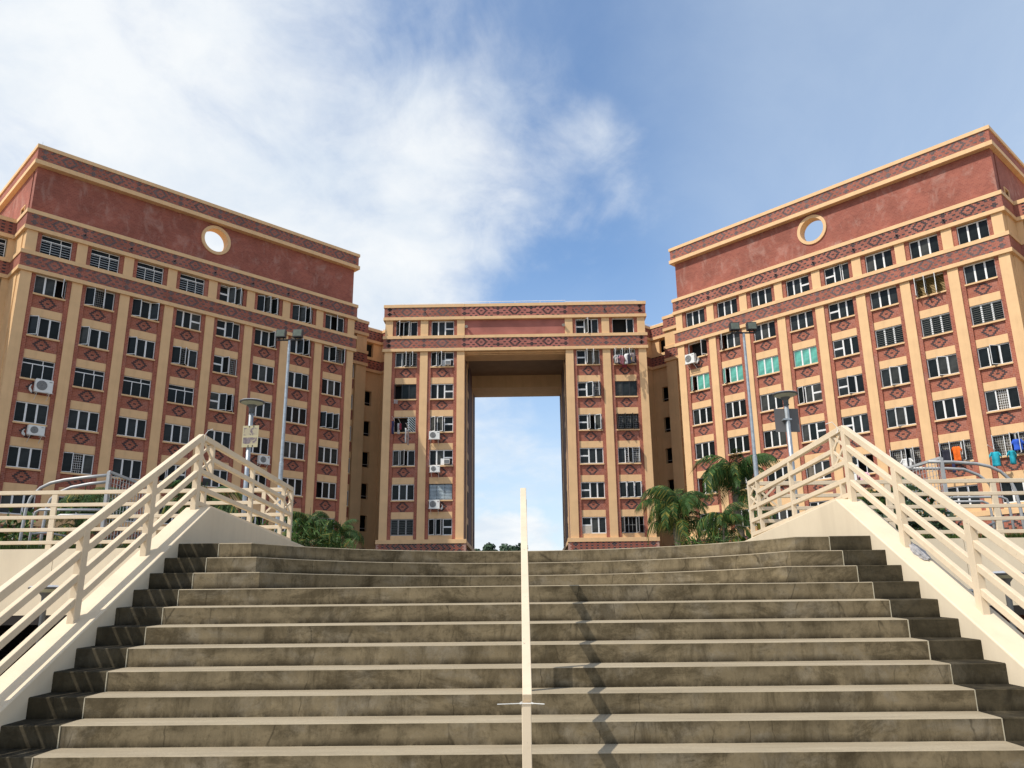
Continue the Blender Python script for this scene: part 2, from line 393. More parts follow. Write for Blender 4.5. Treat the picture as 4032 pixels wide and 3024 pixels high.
def struct(o): o['kind'] = 'structure'; return o
def stuff(o): o['kind'] = 'stuff'; return o

# ---------------------------------------------------------------- ground, plaza, void
GZ = -1.62; PZ = .735
m = MB(); m.quad((-1500, -600, GZ-.02), (1500, -600, GZ-.02), (1500, 3000, GZ-.02), (-1500, 3000, GZ-.02)); struct(m.build('ground', 'ground'))
m = MB()
m.box(-75, 75, 13.06, 420, PZ-.62, PZ-.02)
struct(m.build('plaza', 'plaza'))
m = MB(); m.box(-3.82, 3.72, 8.6, 13.05, GZ, .20); m.box(-4.0, 3.93, 13.05, 40, GZ, .10)
struct(m.build('stair_core', 'plaza'))
m = MB()
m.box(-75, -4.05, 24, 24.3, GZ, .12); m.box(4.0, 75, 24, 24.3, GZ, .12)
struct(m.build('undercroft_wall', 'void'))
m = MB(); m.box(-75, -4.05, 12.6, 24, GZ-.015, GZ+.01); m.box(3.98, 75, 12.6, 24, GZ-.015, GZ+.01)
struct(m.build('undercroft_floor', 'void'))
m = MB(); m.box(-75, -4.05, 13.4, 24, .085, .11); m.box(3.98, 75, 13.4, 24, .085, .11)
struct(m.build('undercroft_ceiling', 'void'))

# ---------------------------------------------------------------- stairs
JB = .43
def XL(y): return -3.73-.042*(7.93-y)          # the flight widens slightly towards its foot
def XR(y): return 3.64+.066*(7.93-y)
def ZW(y): return .30+.59*(y-7.93)             # top of the sloping side walls
YP = 9.48                                      # their peak
Y0, Z0, TT, HH, SL = 7.927, .2425, .2774, .165, .0135
stairs = link('stairs', None); struct(stairs)
def add_step(yf, zf, front, back, zbot, side_back):
    """front/back: middle outlines as [(x,y)...] left to right; the tread rises a little to the back"""
    m = MB(); ch = .007
    for i in range(len(front)-1):
        (xa, ya), (xb, yb) = front[i], front[i+1]
        (xc_, yc), (xd, yd) = back[i], back[i+1]
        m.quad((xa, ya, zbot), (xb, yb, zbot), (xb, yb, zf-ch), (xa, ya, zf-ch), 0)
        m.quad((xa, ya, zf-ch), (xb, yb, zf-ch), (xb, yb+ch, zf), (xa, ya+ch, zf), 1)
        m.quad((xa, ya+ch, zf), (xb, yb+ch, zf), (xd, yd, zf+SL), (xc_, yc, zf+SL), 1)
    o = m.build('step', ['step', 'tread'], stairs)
    jl = .0036; sb = side_back
    for fx, s_ in ((XL, 1), (XR, -1)):
        e = MB(); y_ = yf-.002
        def q(y, k): return fx(y)+s_*k
        def face(ya, za, yb, zb):
            p = [(q(ya, -.01), ya, za), (q(ya, JB-jl), ya, za), (q(yb, JB-jl), yb, zb), (q(yb, -.01), yb, zb)]
            e.quad(*(p if s_ > 0 else p[::-1]))
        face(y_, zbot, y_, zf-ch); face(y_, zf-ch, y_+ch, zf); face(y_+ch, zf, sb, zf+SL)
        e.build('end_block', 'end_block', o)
        j = MB(); xj = q(yf, JB); j.box(xj-jl, xj+jl, yf-.004, yf+.02, zbot, zf-.004); j.build('joint', 'joint', o)
    return o
def row(y, n, jit=0.):
    a, b = XL(y)+JB, XR(y)-JB
    return [(a+(b-a)*k/n, y+(random.uniform(-jit, jit) if jit else 0)) for k in range(n+1)]
for i in range(12):
    y = Y0-i*TT; z = Z0-i*HH
    if i == 0: add_step(y, z, row(y, 40, .003), [(x, 10.6) for x, _ in row(y, 40)], z-HH-.01, y+TT+.02)
    else: add_step(y, z, row(y, 80, .004), row(y+TT+.02, 80), max(z-HH-.01, GZ-.02), y+TT+.02)
# upper three steps: concave arcs with straight stubs at both ends
CX = -.06
arcs = [(3.066, 6.54, Y0+TT), (3.14, 6.89, Y0+2*TT), (3.32, 7.07, Y0+3*TT)]
def arc_line(r, cy, ys):
    hx = math.sqrt(r*r-(ys-cy)**2); a0 = math.asin(min(1, hx/r))
    return [(XL(ys)+JB, ys)]+[(CX+r*math.sin(-a0+2*a0*k/36), cy+r*math.cos(-a0+2*a0*k/36)) for k in range(37)]+[(XR(ys)-JB, ys)]
for k, (r, cy, ys) in enumerate(arcs):
    fr = arc_line(r, cy, ys); z = Z0+(k+1)*HH
    if k < 2:
        bk = [(x, y+.03) for x, y in arc_line(*arcs[k+1])]; sb = arcs[k+1][2]+.02
    else:
        bk = [(x, 13.9) for x, y in fr]; sb = 13.9
    add_step(ys, z, fr, bk, z-HH-.02, sb)

# ---------------------------------------------------------------- stair side walls
def stair_wall(side):
    fx = XL if side < 0 else XR
    label = ('cream sloping stair wall on the left side, striped by railing shadows' if side < 0 else 'cream sloping stair wall on the right side, brightly sunlit')
    prof = [(4.3, GZ-.02), (4.3, ZW(4.45)), (YP, ZW(YP)), (13.95, 1.03), (13.95, GZ-.02)]
    def X(y): return fx(min(y, YP))-side*.025*max(0, y-YP)
    m = MB()
    m.v = [(X(y), y, z) for y, z in prof]+[(X(y)+side*.29, y, z) for y, z in prof]
    m.v += [(X(YP), YP, GZ-.02), (X(YP)+side*.29, YP, GZ-.02)]
    m.f = [(0, 1, 2, 10), (10, 2, 3, 4), (5, 11, 7, 6), (11, 9, 8, 7), (0, 5, 6, 1), (1, 6, 7, 2), (2, 7, 8, 3), (3, 8, 9, 4)]
    m.m = [0]*8
    o = m.build('stair_wall', 'cream_wall', None, fix=True, bevel=.012)
    return tag(o, label, 'wall')
stair_wall(-1); stair_wall(1)

# ---------------------------------------------------------------- railings
def sloped_railing(side):
    X = (lambda y: XL(y)-.185) if side < 0 else (lambda y: XR(y)+.185)
    y0 = 9.46; x0 = X(y0); z0 = ZW(y0)
    t = thing('stair_railing', 'cream steel railing climbing the left stair wall, four sloping bars' if side < 0 else 'cream steel railing climbing the right stair wall, four sloping bars', 'railing', (x0, y0, z0))
    L = lambda x, y, z: (x-x0, y-y0, z-z0)
    for k, hgt in enumerate((.825, .62, .42, .215)):
        m = MB(); w, h = (.062, .075) if k == 0 else (.05, .062)
        m.bar(L(X(9.49), 9.49, ZW(9.49)+hgt), L(X(4.5), 4.5, ZW(4.5)+hgt), w, h); m.build('rail', 'cream', t, bevel=.006)
    for y in (9.46, 8.43, 7.31, 6.19, 5.07):
        m = MB(); p = L(X(y), y, 0)
        m.box(p[0]-.032, p[0]+.032, p[1]-.05, p[1]+.05, ZW(y)-.05-z0, ZW(y)+.805-z0); m.build('post', 'cream', t, bevel=.004)
    return t
sloped_railing(-1); sloped_railing(1)

def lattice(m, p00, p10, p01, p11, cells, w=.018):
    """crossed flat bars filling the panel p00(bottom a) p10(bottom b) p01(top a) p11(top b)"""
    P = lambda u, v: Vector(p00)*(1-u)*(1-v)+Vector(p10)*u*(1-v)+Vector(p01)*(1-u)*v+Vector(p11)*u*v
    for k in range(cells):
        v0, v1 = k/cells, (k+1)/cells
        m.bar(P(0, v0), P(1, v1), w, .03); m.bar(P(1, v0)+Vector((.001, .001, 0)), P(0, v1)+Vector((.001, .001, 0)), w, .03)
def return_railing(side):
    xa = (XL(9.47)-.185) if side < 0 else (XR(9.47)+.185); xb = -3.75 if side < 0 else 3.52
    A = Vector((xa, 9.47, 0)); B = Vector((xb, 13.0, 0))
    za = (2.045, 1.845, 1.645, 1.445, 1.265); zb = (1.925, 1.725, 1.53, 1.335, 1.13)
    t = thing('landing_railing', ('cream railing running back from the left peak post, lattice at both ends' if side < 0 else 'cream railing running back from the right peak post, lattice at both ends'), 'railing', (xa, 9.47, 1.22))
    O = Vector((xa, 9.47, 1.22))
    def P(f, k): 
        p = A.lerp(B, f); return Vector((p.x, p.y, za[k]*(1-f)+zb[k]*f))-O
    fA, fM, fB = .10, .50, .89
    for k in range(5):
        f0, f1 = (fA, fB) if k == 1 else (.012, 1)
        m = MB(); w, h = (.06, .07) if k == 0 else (.05, .056)
        m.bar(P(f0, k), P(f1, k), w, h); m.build('rail', 'cream', t, bevel=.005)
    def post(f, k0, k1, w=.05, extra=0):
        a, b = P(f, k0), P(f, k1); m = MB(); m.box(a.x-.028, a.x+.028, a.y-w/2, a.y+w/2, b.z-extra, a.z-.01); m.build('post', 'cream', t, bevel=.004)
    post(fA, 0, 2); post(fB, 0, 3); post(fM, 0, 4, .06, .1); post(1, 0, 4, .07, .12); post(.06, 3, 4); post(.87, 3, 4)
    m = MB(); lattice(m, P(.012, 2), P(fA, 2), P(.012, 0), P(fA, 0), 2); m.build('lattice', 'cream', t)
    m = MB(); lattice(m, P(fB, 2), P(1, 2), P(fB, 0), P(1, 0), 2); m.build('lattice', 'cream', t)
return_railing(-1); return_railing(1)
def podium_railing(side):
    xe = -3.75 if side < 0 else 3.53; s = side
    t = thing('podium_railing', ('cream five bar railing on the plaza wall to the left of the stairs' if side < 0 else 'cream five bar railing on the plaza wall to the right of the stairs'), 'railing', (xe, 13.0, 1.03))
    zs = [1.925-1.03, 1.725-1.03, 1.53-1.03, 1.335-1.03, 1.135-1.03]
    for k, z in enumerate(zs):
        m = MB(); x0 = .44*s if k == 1 else 0.035*s
        m.bar((x0, 0, z), (11*s, 0, z), .05, .062 if k == 0 else .055); m.build('rail', 'cream', t, bevel=.005)
    for x in [2.15+1.65*k for k in range(6)]:
        m = MB(); m.box(x*s-.045, x*s+.045, -.02, .02, -.02, zs[0]-.03); m.build('post', 'cream', t, bevel=.004)
    m = MB(); m.box(.44*s-.03, .44*s+.03, -.02, .02, zs[2], zs[0]-.03); m.build('post', 'cream', t)
    m = MB(); lattice(m, (.03*s, 0, zs[2]), (.44*s, 0, zs[2]), (.03*s, 0, zs[0]), (.44*s, 0, zs[0]), 1, .014); m.build('lattice', 'cream', t)
podium_railing(-1); podium_railing(1)
def podium_wall(side):
    xe = -3.80 if side < 0 else 3.70; s = side
    t = thing('podium_wall', ('cream retaining wall left of the stairs above the dark undercroft' if side < 0 else 'cream retaining wall right of the stairs above the dark undercroft'), 'retaining wall', (xe, 13.0, .03))
    edges = [0.0, 3.6, 7.9, 12.2, 16.5] if side < 0 else [0, 3.0, 7.3, 11.6, 16.0]
    for a, b in zip(edges[:-1], edges[1:]):
        m = MB(); m.box(s*(a+.004), s*(b-.004), -.09, .06, 0, 1.0); m.build('wall_panel', 'cream_wall', t)
    m = MB(); m.box(0, s*16.5, -.085, .30, -.14, -.002); m.build('edge_beam', 'void', t)
podium_wall(-1); podium_wall(1)

# centre handrail
ch = thing('center_handrail', 'cream single handrail down the middle of the concrete stairs', 'handrail', (-.02, 5.15, -1.62))
def zr(y): return 1.170+.55*(y-8.17)
m = MB(); m.bar((-.015, 8.17-5.15, zr(8.17)+1.62), (.005, 0, zr(5.15)+1.62), .056, .06); m.build('rail', 'cream', ch, bevel=.004)
m = MB(); m.box(-.028, .028, -.03, .03, .0, zr(5.15)+1.62-.025); m.build('post', 'cream', ch, bevel=.004)
m = MB(); m.box(-.02, .02, 6.66-5.15-.03, 6.66-5.15+.03, 1.62-.60, zr(6.66)+1.62-.03); m.build('post', 'cream', ch)
m = MB(); m.box(-.018, .018, 8.02-5.15-.03, 8.02-5.15+.03, 1.62+.24, zr(8.02)+1.62-.03); m.build('post', 'cream', ch)
ct = MB()
ct.bar((-.031, -.0335, 0), (.031, -.0335, 0), .006, .005); ct.bar((-.031, -.033, 0), (-.17, -.05, -.002), .006, .004); ct.bar((.031, -.033, 0), (.105, -.05, -.003), .006, .004)
ct.box(-.04, -.031, -.037, -.028, -.004, .004); ct.box(.031, .04, -.037, -.028, -.004, .004)
ct.bar((-.031, .033, 0), (.031, .033, 0), .006, .005); ct.bar((-.0312, -.033, 0), (-.0312, .033, 0), .004, .006); ct.bar((.0312, -.033, 0), (.0312, .033, 0), .004, .006)
o = ct.build('cable_tie', 'white_tie', None, (-.02, 5.15, -.512)); tag(o, 'white cable tie strapped round the centre handrail post with its ends sticking out', 'cable tie')
# small ties at the peak posts
for x, dx, lab in ((-3.83, .05, 'thin pale cable tie end sticking up from the left railing peak'), (3.66, -.07, 'thin pale cable tie end sticking out from the right railing peak')):
    m = MB(); m.tube([(0, 0, 0), (dx*.6, 0, .05), (dx*1.6, .02, .075 if dx > 0 else .03)], .004, 5)
    m.tube([(0, 0, 0), (.02, 0, -.04), (0, 0, -.085)], .004, 5)
    tag(m.build('cable_tie', 'white_tie', None, (x, 9.53, 2.08)), lab, 'cable tie')
# crumpled plastic at the right railing
bm = bmesh.new(); bmesh.ops.create_icosphere(bm, subdivisions=3, radius=.5)
rr = random.Random(3)
for v in bm.verts:
    v.co *= rr.uniform(.75, 1.1); v.co.x *= .13; v.co.y *= .36; v.co.z *= .05
    v.co.z += .18*max(0, v.co.y)*.5
me = bpy.data.meshes.new('plastic_sheet'); bm.to_mesh(me); bm.free(); me.materials.append(M['plastic'])
o = link('plastic_sheet', me, None, (3.84, 8.27, .53), (R(-2)+R(29), 0, 0)); tag(o, 'crumpled grey plastic sheet wrapped round a railing post foot on the right stair wall', 'plastic sheet')

# ---------------------------------------------------------------- apartment buildings
FZ = dict(roof=31.88, l1=30.70, l2=26.92, l3=25.72, l4=23.94, l5=22.75, base=5.94)
SB = [21.0-2.96*r for r in range(6)]          # underside of each sill
TH = .28
_cache = {}
def cached(key, fn):
    if key not in _cache: _cache[key] = fn()
    return _cache[key]
def sash_mesh(w, h, frame, glass_, split=False):
    def f():
        m = MB(); b = .038; t = .035
        m.box(0, w, 0, t, 0, b); m.box(0, w, 0, t, h-b, h); m.box(0, b, 0, t, b, h-b); m.box(w-b, w, 0, t, b, h-b)
        m.box(b, w-b, .012, .022, b, h-b, 1); return m.mesh('sash', [frame, glass_])
    return cached(('sash', round(w, 3), round(h, 3), frame, glass_), f)
def frame_mesh(w, h, frame, xs, zmid=None, top=None):
    def f():
        m = MB(); b = .05; d = .07
        m.box(0, w, 0, d, 0, b); m.box(0, w, 0, d, h-b, h); m.box(0, b, 0, d, b, h-b); m.box(w-b, w, 0, d, b, h-b)
        hi = h-b if top is None else top
        for x in xs: m.box(x-.024, x+.024, .004, d-.004, b, hi)
        if top is not None:
            m.box(b, w-b, .002, d-.002, top-.03, top+.03); m.box(w*.64-.025, w*.64+.025, .004, d-.004, top+.03, h-b)
        for (x0, x1, z) in (zmid or []): m.box(x0+.0, x1, .003, d-.003, z-.035, z+.035)
        return m.mesh('window', [frame])
    return cached(('frame', round(w, 3), round(h, 3), frame, tuple(round(x, 3) for x in xs), tuple(zmid or []), top), f)
def grille_mesh(w, h, mat, vert=.13, hor=.17):
    def f():
        m = MB(); n = max(2, round(w/vert)); k = max(2, round(h/hor))
        for i in range(1, n): m.box(w*i/n-.009, w*i/n+.009, 0, .014, 0, h)
        for i in range(1, k): m.box(0, w, .002, .016, h*i/k-.009, h*i/k+.009)
        return m.mesh('grille', [mat])
    return cached(('grille', round(w, 3), round(h, 3), mat, vert, hor), f)
def blind_mesh(w, h, mat, pitch=.14, tilt=.5, diag=False):
    def f():
        m = MB()
        if diag:
            n = 9
            for i in range(n):
                s0 = -h+(w+h)*i/n
                a = [(s0+q, h-q) for q in (max(0, -s0), min(h, w-s0))]
                m.quad((a[0][0], 0, a[0][1]-.05), (a[1][0], 0, a[1][1]-.05), (a[1][0], 0, a[1][1]+.03), (a[0][0], 0, a[0][1]+.03))
        else:
            n = int(h/pitch)
            for i in range(n):
                z = h*(i+.5)/n; m.quad((0, -pitch*.2, z-pitch*tilt*.5), (w, -pitch*.2, z-pitch*tilt*.5), (w, pitch*.2, z+pitch*tilt*.5), (0, pitch*.2, z+pitch*tilt*.5))
        return m.mesh('blind', [mat])
    return cached(('blind', round(w, 3), round(h, 3), mat, pitch, tilt, diag), f)
def curtain_mesh(w, h, mat):
    def f():
        m = MB(); n = 14
        P = [(w*i/n, .03*math.sin(i*2.4), 0) for i in range(n+1)]
        for i in range(n): m.quad((P[i][0], P[i][1], 0), (P[i+1][0], P[i+1][1], 0), (P[i+1][0], P[i+1][1], h), (P[i][0], P[i][1], h))
        return m.mesh('curtain', [mat])
    return cached(('cur', round(w, 3), round(h, 3), mat), f)

wr = random.Random(11)
M['glass_pale'] = glass('curtained_glass', (.045, .047, .043), .14, .13)
M['glass_mid'] = glass('hazy_glass', (.020, .024, .024), .2, .16)
def window(root, x, z, w, h, spec, depth=.40):
    """spec: cells then options, e.g. 'p p R60 |grille teal'. p closed; L/R<angle> casement hinged left/right;
    s split pane; S split, upper part tilted open; x no sash; T transom type"""
    cells, _, opts = spec.partition('|'); cells = cells.split(); opts = opts.split()
    fr = 'black_frame' if 'black' in opts else ('grey_frame' if 'greyf' in opts else 'white')
    gl = gl0 = 'teal' if 'teal' in opts else 'glass'
    if cells[0] == 'T':
        top = h*.76
        xs = [w/3, 2*w/3]
        f = link('window', frame_mesh(w, h, fr, xs, None, top), root, (x, depth, z))
        for k in range(3):
            m = cached(('pane', w, top), lambda: MB().box(0, w/3-.06, 0, .012, 0, top-.05).mesh('pane', [gl]))
            link('pane', m, f, (w/3*k+.03, .03, .03))
        for a, b in ((.05, w*.64-.02), (w*.64+.02, w-.05)):
            m = cached(('panet', a, b, h), lambda: MB().box(0, b-a, 0, .012, 0, h-.05-top-.02).mesh('pane', [gl])); link('pane', m, f, (a, .03, top+.02))
        if 'slat' in opts: link('blind', blind_mesh(w-.1, top-.06, 'blind', .15, .42), f, (.05, -.012+.01, .05))
        return f
    wt = [1.28 if c[0] in 'sS' else 1.0 for c in cells]; tot = sum(wt); xs = []; acc = 0; spans = []
    for k in wt: spans.append((acc/tot*w, (acc+k)/tot*w)); acc += k
    xs = [b for a, b in spans[:-1] ]
    mull = [b for (a, b), c, d in zip(spans[:-1], cells[:-1], cells[1:]) if not (c == 'x' and d == 'x')]
    zm = tuple((round(a, 3), round(b, 3), round(h*.5, 3)) for (a, b), c in zip(spans, cells) if c[0] in 'sS')
    f = link('window', frame_mesh(w, h, fr, mull, zm), root, (x, depth, z))
    e = .03
    for (a, b), c in zip(spans, cells):
        sw = b-a-.04; sh = h-.07
        gl = gl0 if gl0 != 'glass' else wr.choices(['glass', 'glass_mid', 'glass_pale'], [.62, .26, .12])[0]
        if c == 'p': link('sash', sash_mesh(sw, sh, fr, gl), f, (a+.02, .012, .035))
        elif c[0] in 'LR':
            me = sash_mesh(sw, sh, fr, gl); ang = R(float(c[1:]))
            if c[0] == 'L': link('sash', me, f, (a+.02, -.01, .035), (0, 0, -ang))
            else:
                # hinged on its right edge: rotate a copy about that edge
                o = link('sash', me, f, (b-.02-sw*math.cos(ang), -.01-sw*math.sin(ang), .035), (0, 0, ang))
        elif c[0] in 'sS':
            hh = h*.5-.06
            link('sash', sash_mesh(sw, hh, fr, gl), f, (a+.02, .012, .03))
            if 'board' in opts: link('board', cached(('bd', round(sw, 3), round(hh, 3)), lambda: MB().box(0, sw, 0, .02, 0, hh).mesh('board', ['board'])), f, (a+.02, -.012, .03))
            o = link('sash', sash_mesh(sw, hh, fr, gl), f, (a+.02, .012 if c == 's' else -.01, h*.5+.02))
            if c == 'S': o.rotation_euler = (R(-14), 0, 0); o.location.y = -.02-math.sin(R(14))*hh*0; o.location.z = h*.5+.02
    if 'grille' in opts:
        opn = [(a, b) for (a, b), c in zip(spans, cells) if c[0] in 'LRx']
        if not opn: opn = [(0, w)]
        a, b = opn[0][0], opn[-1][1]
        link('grille', grille_mesh(b-a-.06, h-.08, 'grille_white' if 'bright' in opts else 'grille'), f, (a+.03, .09, .04))
    if 'bars' in opts: link('grille', grille_mesh(w-.1, h-.1, 'grille', .3, .7), f, (.05, .09, .05))
    for nm, mat in (('slat', 'blind'), ('gold', 'blind_gold'), ('pastel', 'blind_pastel')):
        if nm in opts: link('blind', blind_mesh(w-.12, (h-.1) if nm != 'gold' else (h-.1), mat, .11, .9 if nm != 'slat' else .5), f, (.06, .10 if nm != 'pastel' else .004, .05))
    if 'inner' in opts: link('blind', blind_mesh(w-.12, h-.1, 'blind_dim', .13, .35), f, (.06, .004, .05))
    if 'diag' in opts: link('blind', blind_mesh(w*.36, h-.1, 'blind_green', diag=True), f, (w*.61, -.005, .05))
    if 'cur' in opts: link('curtain', curtain_mesh(w-.1, h-.08, 'curtain'), f, (.05, .17, .04))
    if 'cur2' in opts: link('curtain', curtain_mesh(w*.34, h-.08, 'curtain'), f, (w*.62, .17, .04))
    return f

def dark_pattern(cells, x0, z0, y, mat, name, parent, proud=.006, clip=None):
    """cells: list of (col,row) with col in bricks (may be .5), one mesh"""
    m = MB()
    for c, r in cells:
        xa = x0+c*BW-BW*.47; xb = x0+c*BW+BW*.47
        if clip: xa, xb = max(xa, clip[0]), min(xb, clip[1])
        if xb-xa < .03: continue
        za = z0+r*BH+.008; zb = z0+(r+1)*BH-.006
        m.box(xa, xb, y-proud, y+.01, za, zb, 0, back=False)
    o = m.build(name, mat, parent); return stuff(o)
DIAMOND = [(-.5, 3), (.5, 3), (-1, 2), (1, 2), (-1.5, 1), (1.5, 1), (-2, 0), (2, 0), (0, 0), (-1.5, -1), (1.5, -1), (-1, -2), (1, -2), (-.5, -3), (.5, -3)]
def frieze_cells(ncenters, period, first, lo, hi, crosses):
    """diamonds at 'first + k*period' and stacked crosses at given x, scatter between; rows 0..7"""
    out = []
    for k in range(ncenters):
        cx = (first+k*period)/BW
        for c, r in DIAMOND: out.append((cx+c, 4+r))
        for c, r in ((-2.5, 1), (2.5, 1)): pass
        for c, r in ((3, 6), (-3, 6), (5, 6), (-5, 6), (4, 4), (-4, 4), (3, 2), (-3, 2), (5, 2), (-5, 2), (4, 0), (-4, 0), (2, 0), (-2, 0), (2.5, 7), (-2.5, 7), (4.5, 7), (-4.5, 7)): out.append((cx+c, r))
    for x in crosses:
        cx = x/BW
        for c, r in ((0, 7), (-.5, 6), (.5, 6), (0, 5), (0, 3), (-.5, 2), (.5, 2), (0, 1)): out.append((cx+c, r))
    return out

def cornice(root, x0, x1, z, th, y0=0., y1=.7, name='cornice'):
    m = MB(); m.box(x0, x1, y0, y1, z-th, z); return m.build(name, 'tan', root, bevel=.01)
def bay_fill(root, bx0, bx1, specs, wl, wu, rows=6, dark='dark_brick'):
    """one bay between pillars: brick strips at both sides, panels, lintels, sills and windows"""
    st = .285
    w0, w1 = bx0+st, bx1-st; ww = w1-w0
    for a, b in ((bx0, w0), (w1, bx1)):
        m = MB(); m.box(a, b, .235, 1.0, FZ['base'], FZ['l5']-TH); m.build('brick_strip', 'brick', root)
        m = MB(); m.box(a, b, .235, 1.0, FZ['l4'], FZ['l3']-TH); m.build('brick_strip', 'brick', root)
    for r in range(rows):
        sb = SB[r]
        if r > 0:
            me = cached(('lintel', round(ww, 3)), lambda: MB().box(0, ww, 0, .68, 0, .57).mesh('lintel', ['tan'])); link('lintel', me, root, (w0, .32, sb+1.5))
            pz0 = sb+2.07
            me = cached(('panel', round(ww, 3)), lambda: MB().box(0, ww, 0, .65, 0, .89).mesh('brick_panel', ['brick'])); p = link('brick_panel', me, root, (w0, .345, pz0))
            key = ('diamond', round(ww, 3), dark)
            def f():
                mm = MB()
                for c, rr_ in DIAMOND:
                    xa = ww/2+c*BW*.98-BW*.43; za = .445+rr_*.115-.05
                    mm.box(xa, xa+BW*.86, -.008, .01, za, za+.096, 0, back=False)
                return mm.mesh('dark_brick', [dark])
            stuff(link('dark_brick', cached(key, f), p))
        if r < 5:
            me = cached(('sill', round(ww, 3)), lambda: MB().box(-.04, ww+.04, 0, .4, 0, .11).mesh('sill', ['tan'])); link('sill', me, root, (w0, .20, sb))
        else:
            m = MB(); m.box(w0, w1, .30, .9, FZ['base'], sb+.11); m.build('sill', 'tan', root)
        h = 1.385 if r > 0 else 1.36
        window(root, w0, sb+.112, ww, h, specs[r+1])
    window(root, w0, FZ['l4']+.005, ww, 1.45, specs[0])

def upper_stack(root, x0, x1, pillars, crossx, firstd, nd, dk3='faded_brick', dk5='faded_brick', bmat3='brick_band', y=0., x_in=.0):
    """cornices l2..l5 with two friezes and the pillar pieces of the upper storey"""
    for k in ('l2', 'l3', 'l4', 'l5'): cornice(root, x0, x1, FZ[k], TH if k != 'l2' else .29, y)
    for zt, zb, dk in ((FZ['l2']-.29, FZ['l3'], dk3), (FZ['l4']-TH, FZ['l5'], dk5)):
        m = MB(); m.box(x0+.06, x1-.06, y+.06, y+.8, zb, zt); b = m.build('brick_band', bmat3, root)
        dark_pattern(frieze_cells(nd, 3.222, firstd, 0, 0, crossx), 0, zb+.005, y+.06, dk, 'dark_brick', b, clip=(x0+.07, x1-.07))
def tower(name, label, loc, rz, flip, columns):
    root = thing(name, label, 'apartment building', loc, rz)
    L = 26.91
    S = (lambda x: L-x) if flip else (lambda x: x)       # S: distance from the outer end -> local x
    def sbox(m, a, b, *r, **k): m.box(min(S(a), S(b)), max(S(a), S(b)), *r, **k)
    pc = [.56+3.222*k for k in range(9)]
    cents = [.56+3.222*(k+.5) for k in range(8)]
    # core, and a near-black sheet standing in for room shade
    m = MB(); m.box(.45, L-.45, 1.04, 11, -.3, FZ['l2']-.3); m.build('wall', 'tan', root)
    m = MB(); m.box(.5, L-.5, 1.0, 1.03, FZ['base']-.2, FZ['l3']-.2); m.build('room_backdrop', 'interior', root)
    # plinth
    m = MB(); m.box(.0, L, .015, 1.0, -.3, FZ['base']-.33); b = m.build('plinth', 'brick', root)
    dark_pattern(frieze_cells(8, 3.222, cents[0], 0, 0, pc), 0, FZ['base']-.33-8*BH, .015, 'dark_brick', 'dark_brick', b)
    cornice(root, -.06, L+.06, FZ['base'], .34, -.05, .95)
    # outer return of the tower (2.5 m deep) and the set-back wing beside it
    for k in ('l2', 'l3', 'l4', 'l5', 'base'):
        th = {'l2': .29, 'base': .34}.get(k, TH); m = MB(); sbox(m, -.002, .8, .702, 2.6, FZ[k]-th, FZ[k]); m.build('cornice', 'tan', root)
        m = MB(); sbox(m, -14, .797, 2.5, 3.3, FZ[k]-th+.003, FZ[k]-.003); m.build('cornice', 'tan', root)
    for zt, zb in ((FZ['l2']-.29, FZ['l3']), (FZ['l4']-TH, FZ['l5'])):
        m = MB(); sbox(m, .06, .8, .803, 2.7, zb, zt); m.build('brick_band', 'brick_band', root)
        m = MB(); sbox(m, -14, .79, 2.56, 3.3, zb, zt); b = m.build('brick_band', 'brick_band', root)
        xs = [S(-1.2-.69*k) for k in range(3)]
        dark_pattern([(S(-.4-.46*i)/BW+(.5 if j % 2 else 0), j) for i in range(14) for j in (1, 3, 5, 7)], 0, zb, 2.56, 'dark_brick', 'dark_brick', b)
    m = MB(); sbox(m, .152, .46, .836, 2.9, FZ['base'], FZ['l5']-TH); sbox(m, .152, .46, .836, 2.9, FZ['l4'], FZ['l3']-TH); m.build('side_wall', 'tan', root)
    # wing: pilasters, windows
    m = MB(); sbox(m, -14, .44, 3.5, 11, -.3, FZ['l2']-.3); m.build('wing_wall', 'tan', root)
    m = MB(); sbox(m, -14, .43, 3.44, 3.49, FZ['base'], FZ['l3']-.2); m.build('room_backdrop', 'interior', root)
    for a, b in ((.15, -.28), (-2.3, -3.0), (-5.0, -5.7)):
        m = MB(); sbox(m, b, a, 2.66, 3.5, FZ['base'], FZ['l5']-TH); sbox(m, b, a, 2.66, 3.5, FZ['l4'], FZ['l3']-TH); m.build('pillar', 'tan', root)
    for a in (-2.3, -5.0):
        for r in range(6):
            x = min(S(a), S(a+2.02)); sb = SB[r]
            m = MB(); m.box(x, x+2.02, 2.8, 3.45, sb-.9, sb); m.build('brick_panel', 'brick', root)
            m = MB(); m.box(x, x+2.02, 2.72, 3.45, sb, sb+.11); m.build('sill', 'tan', root)
            window(root, x+.05, sb+.112, 1.92, 1.36, 'p p p' if r else 'p R55 p', 2.9)
            if r: 
                m = MB(); m.box(x, x+2.02, 2.78, 3.45, sb+1.5, sb+2.06); m.build('lintel', 'tan', root)
        x = min(S(a), S(a+2.02)); window(root, x+.05, FZ['l4']+.005, 1.92, 1.45, 'T |slat' if not flip else 'p p p', 2.9)
    # pillars
    for c in pc:
        me = cached('pillar', lambda: MB().box(-.34, .34, .15, 1.0, FZ['base'], FZ['l5']-TH).mesh('pillar', ['tan'])); link('pillar', me, root, (c, 0, 0))
        me = cached('pillar_u', lambda: MB().box(-.34, .34, .15, 1.0, FZ['l4'], FZ['l3']-TH).mesh('pillar', ['tan'])); link('pillar', me, root, (c, 0, 0))
    for k in range(8):
        bay_fill(root, pc[k]+.34, pc[k+1]-.34, columns[k], 0, 0)
    upper_stack(root, -.0, L+.0, pc, pc, cents[0], 8, 'dark_brick' if flip else 'faded_brick')
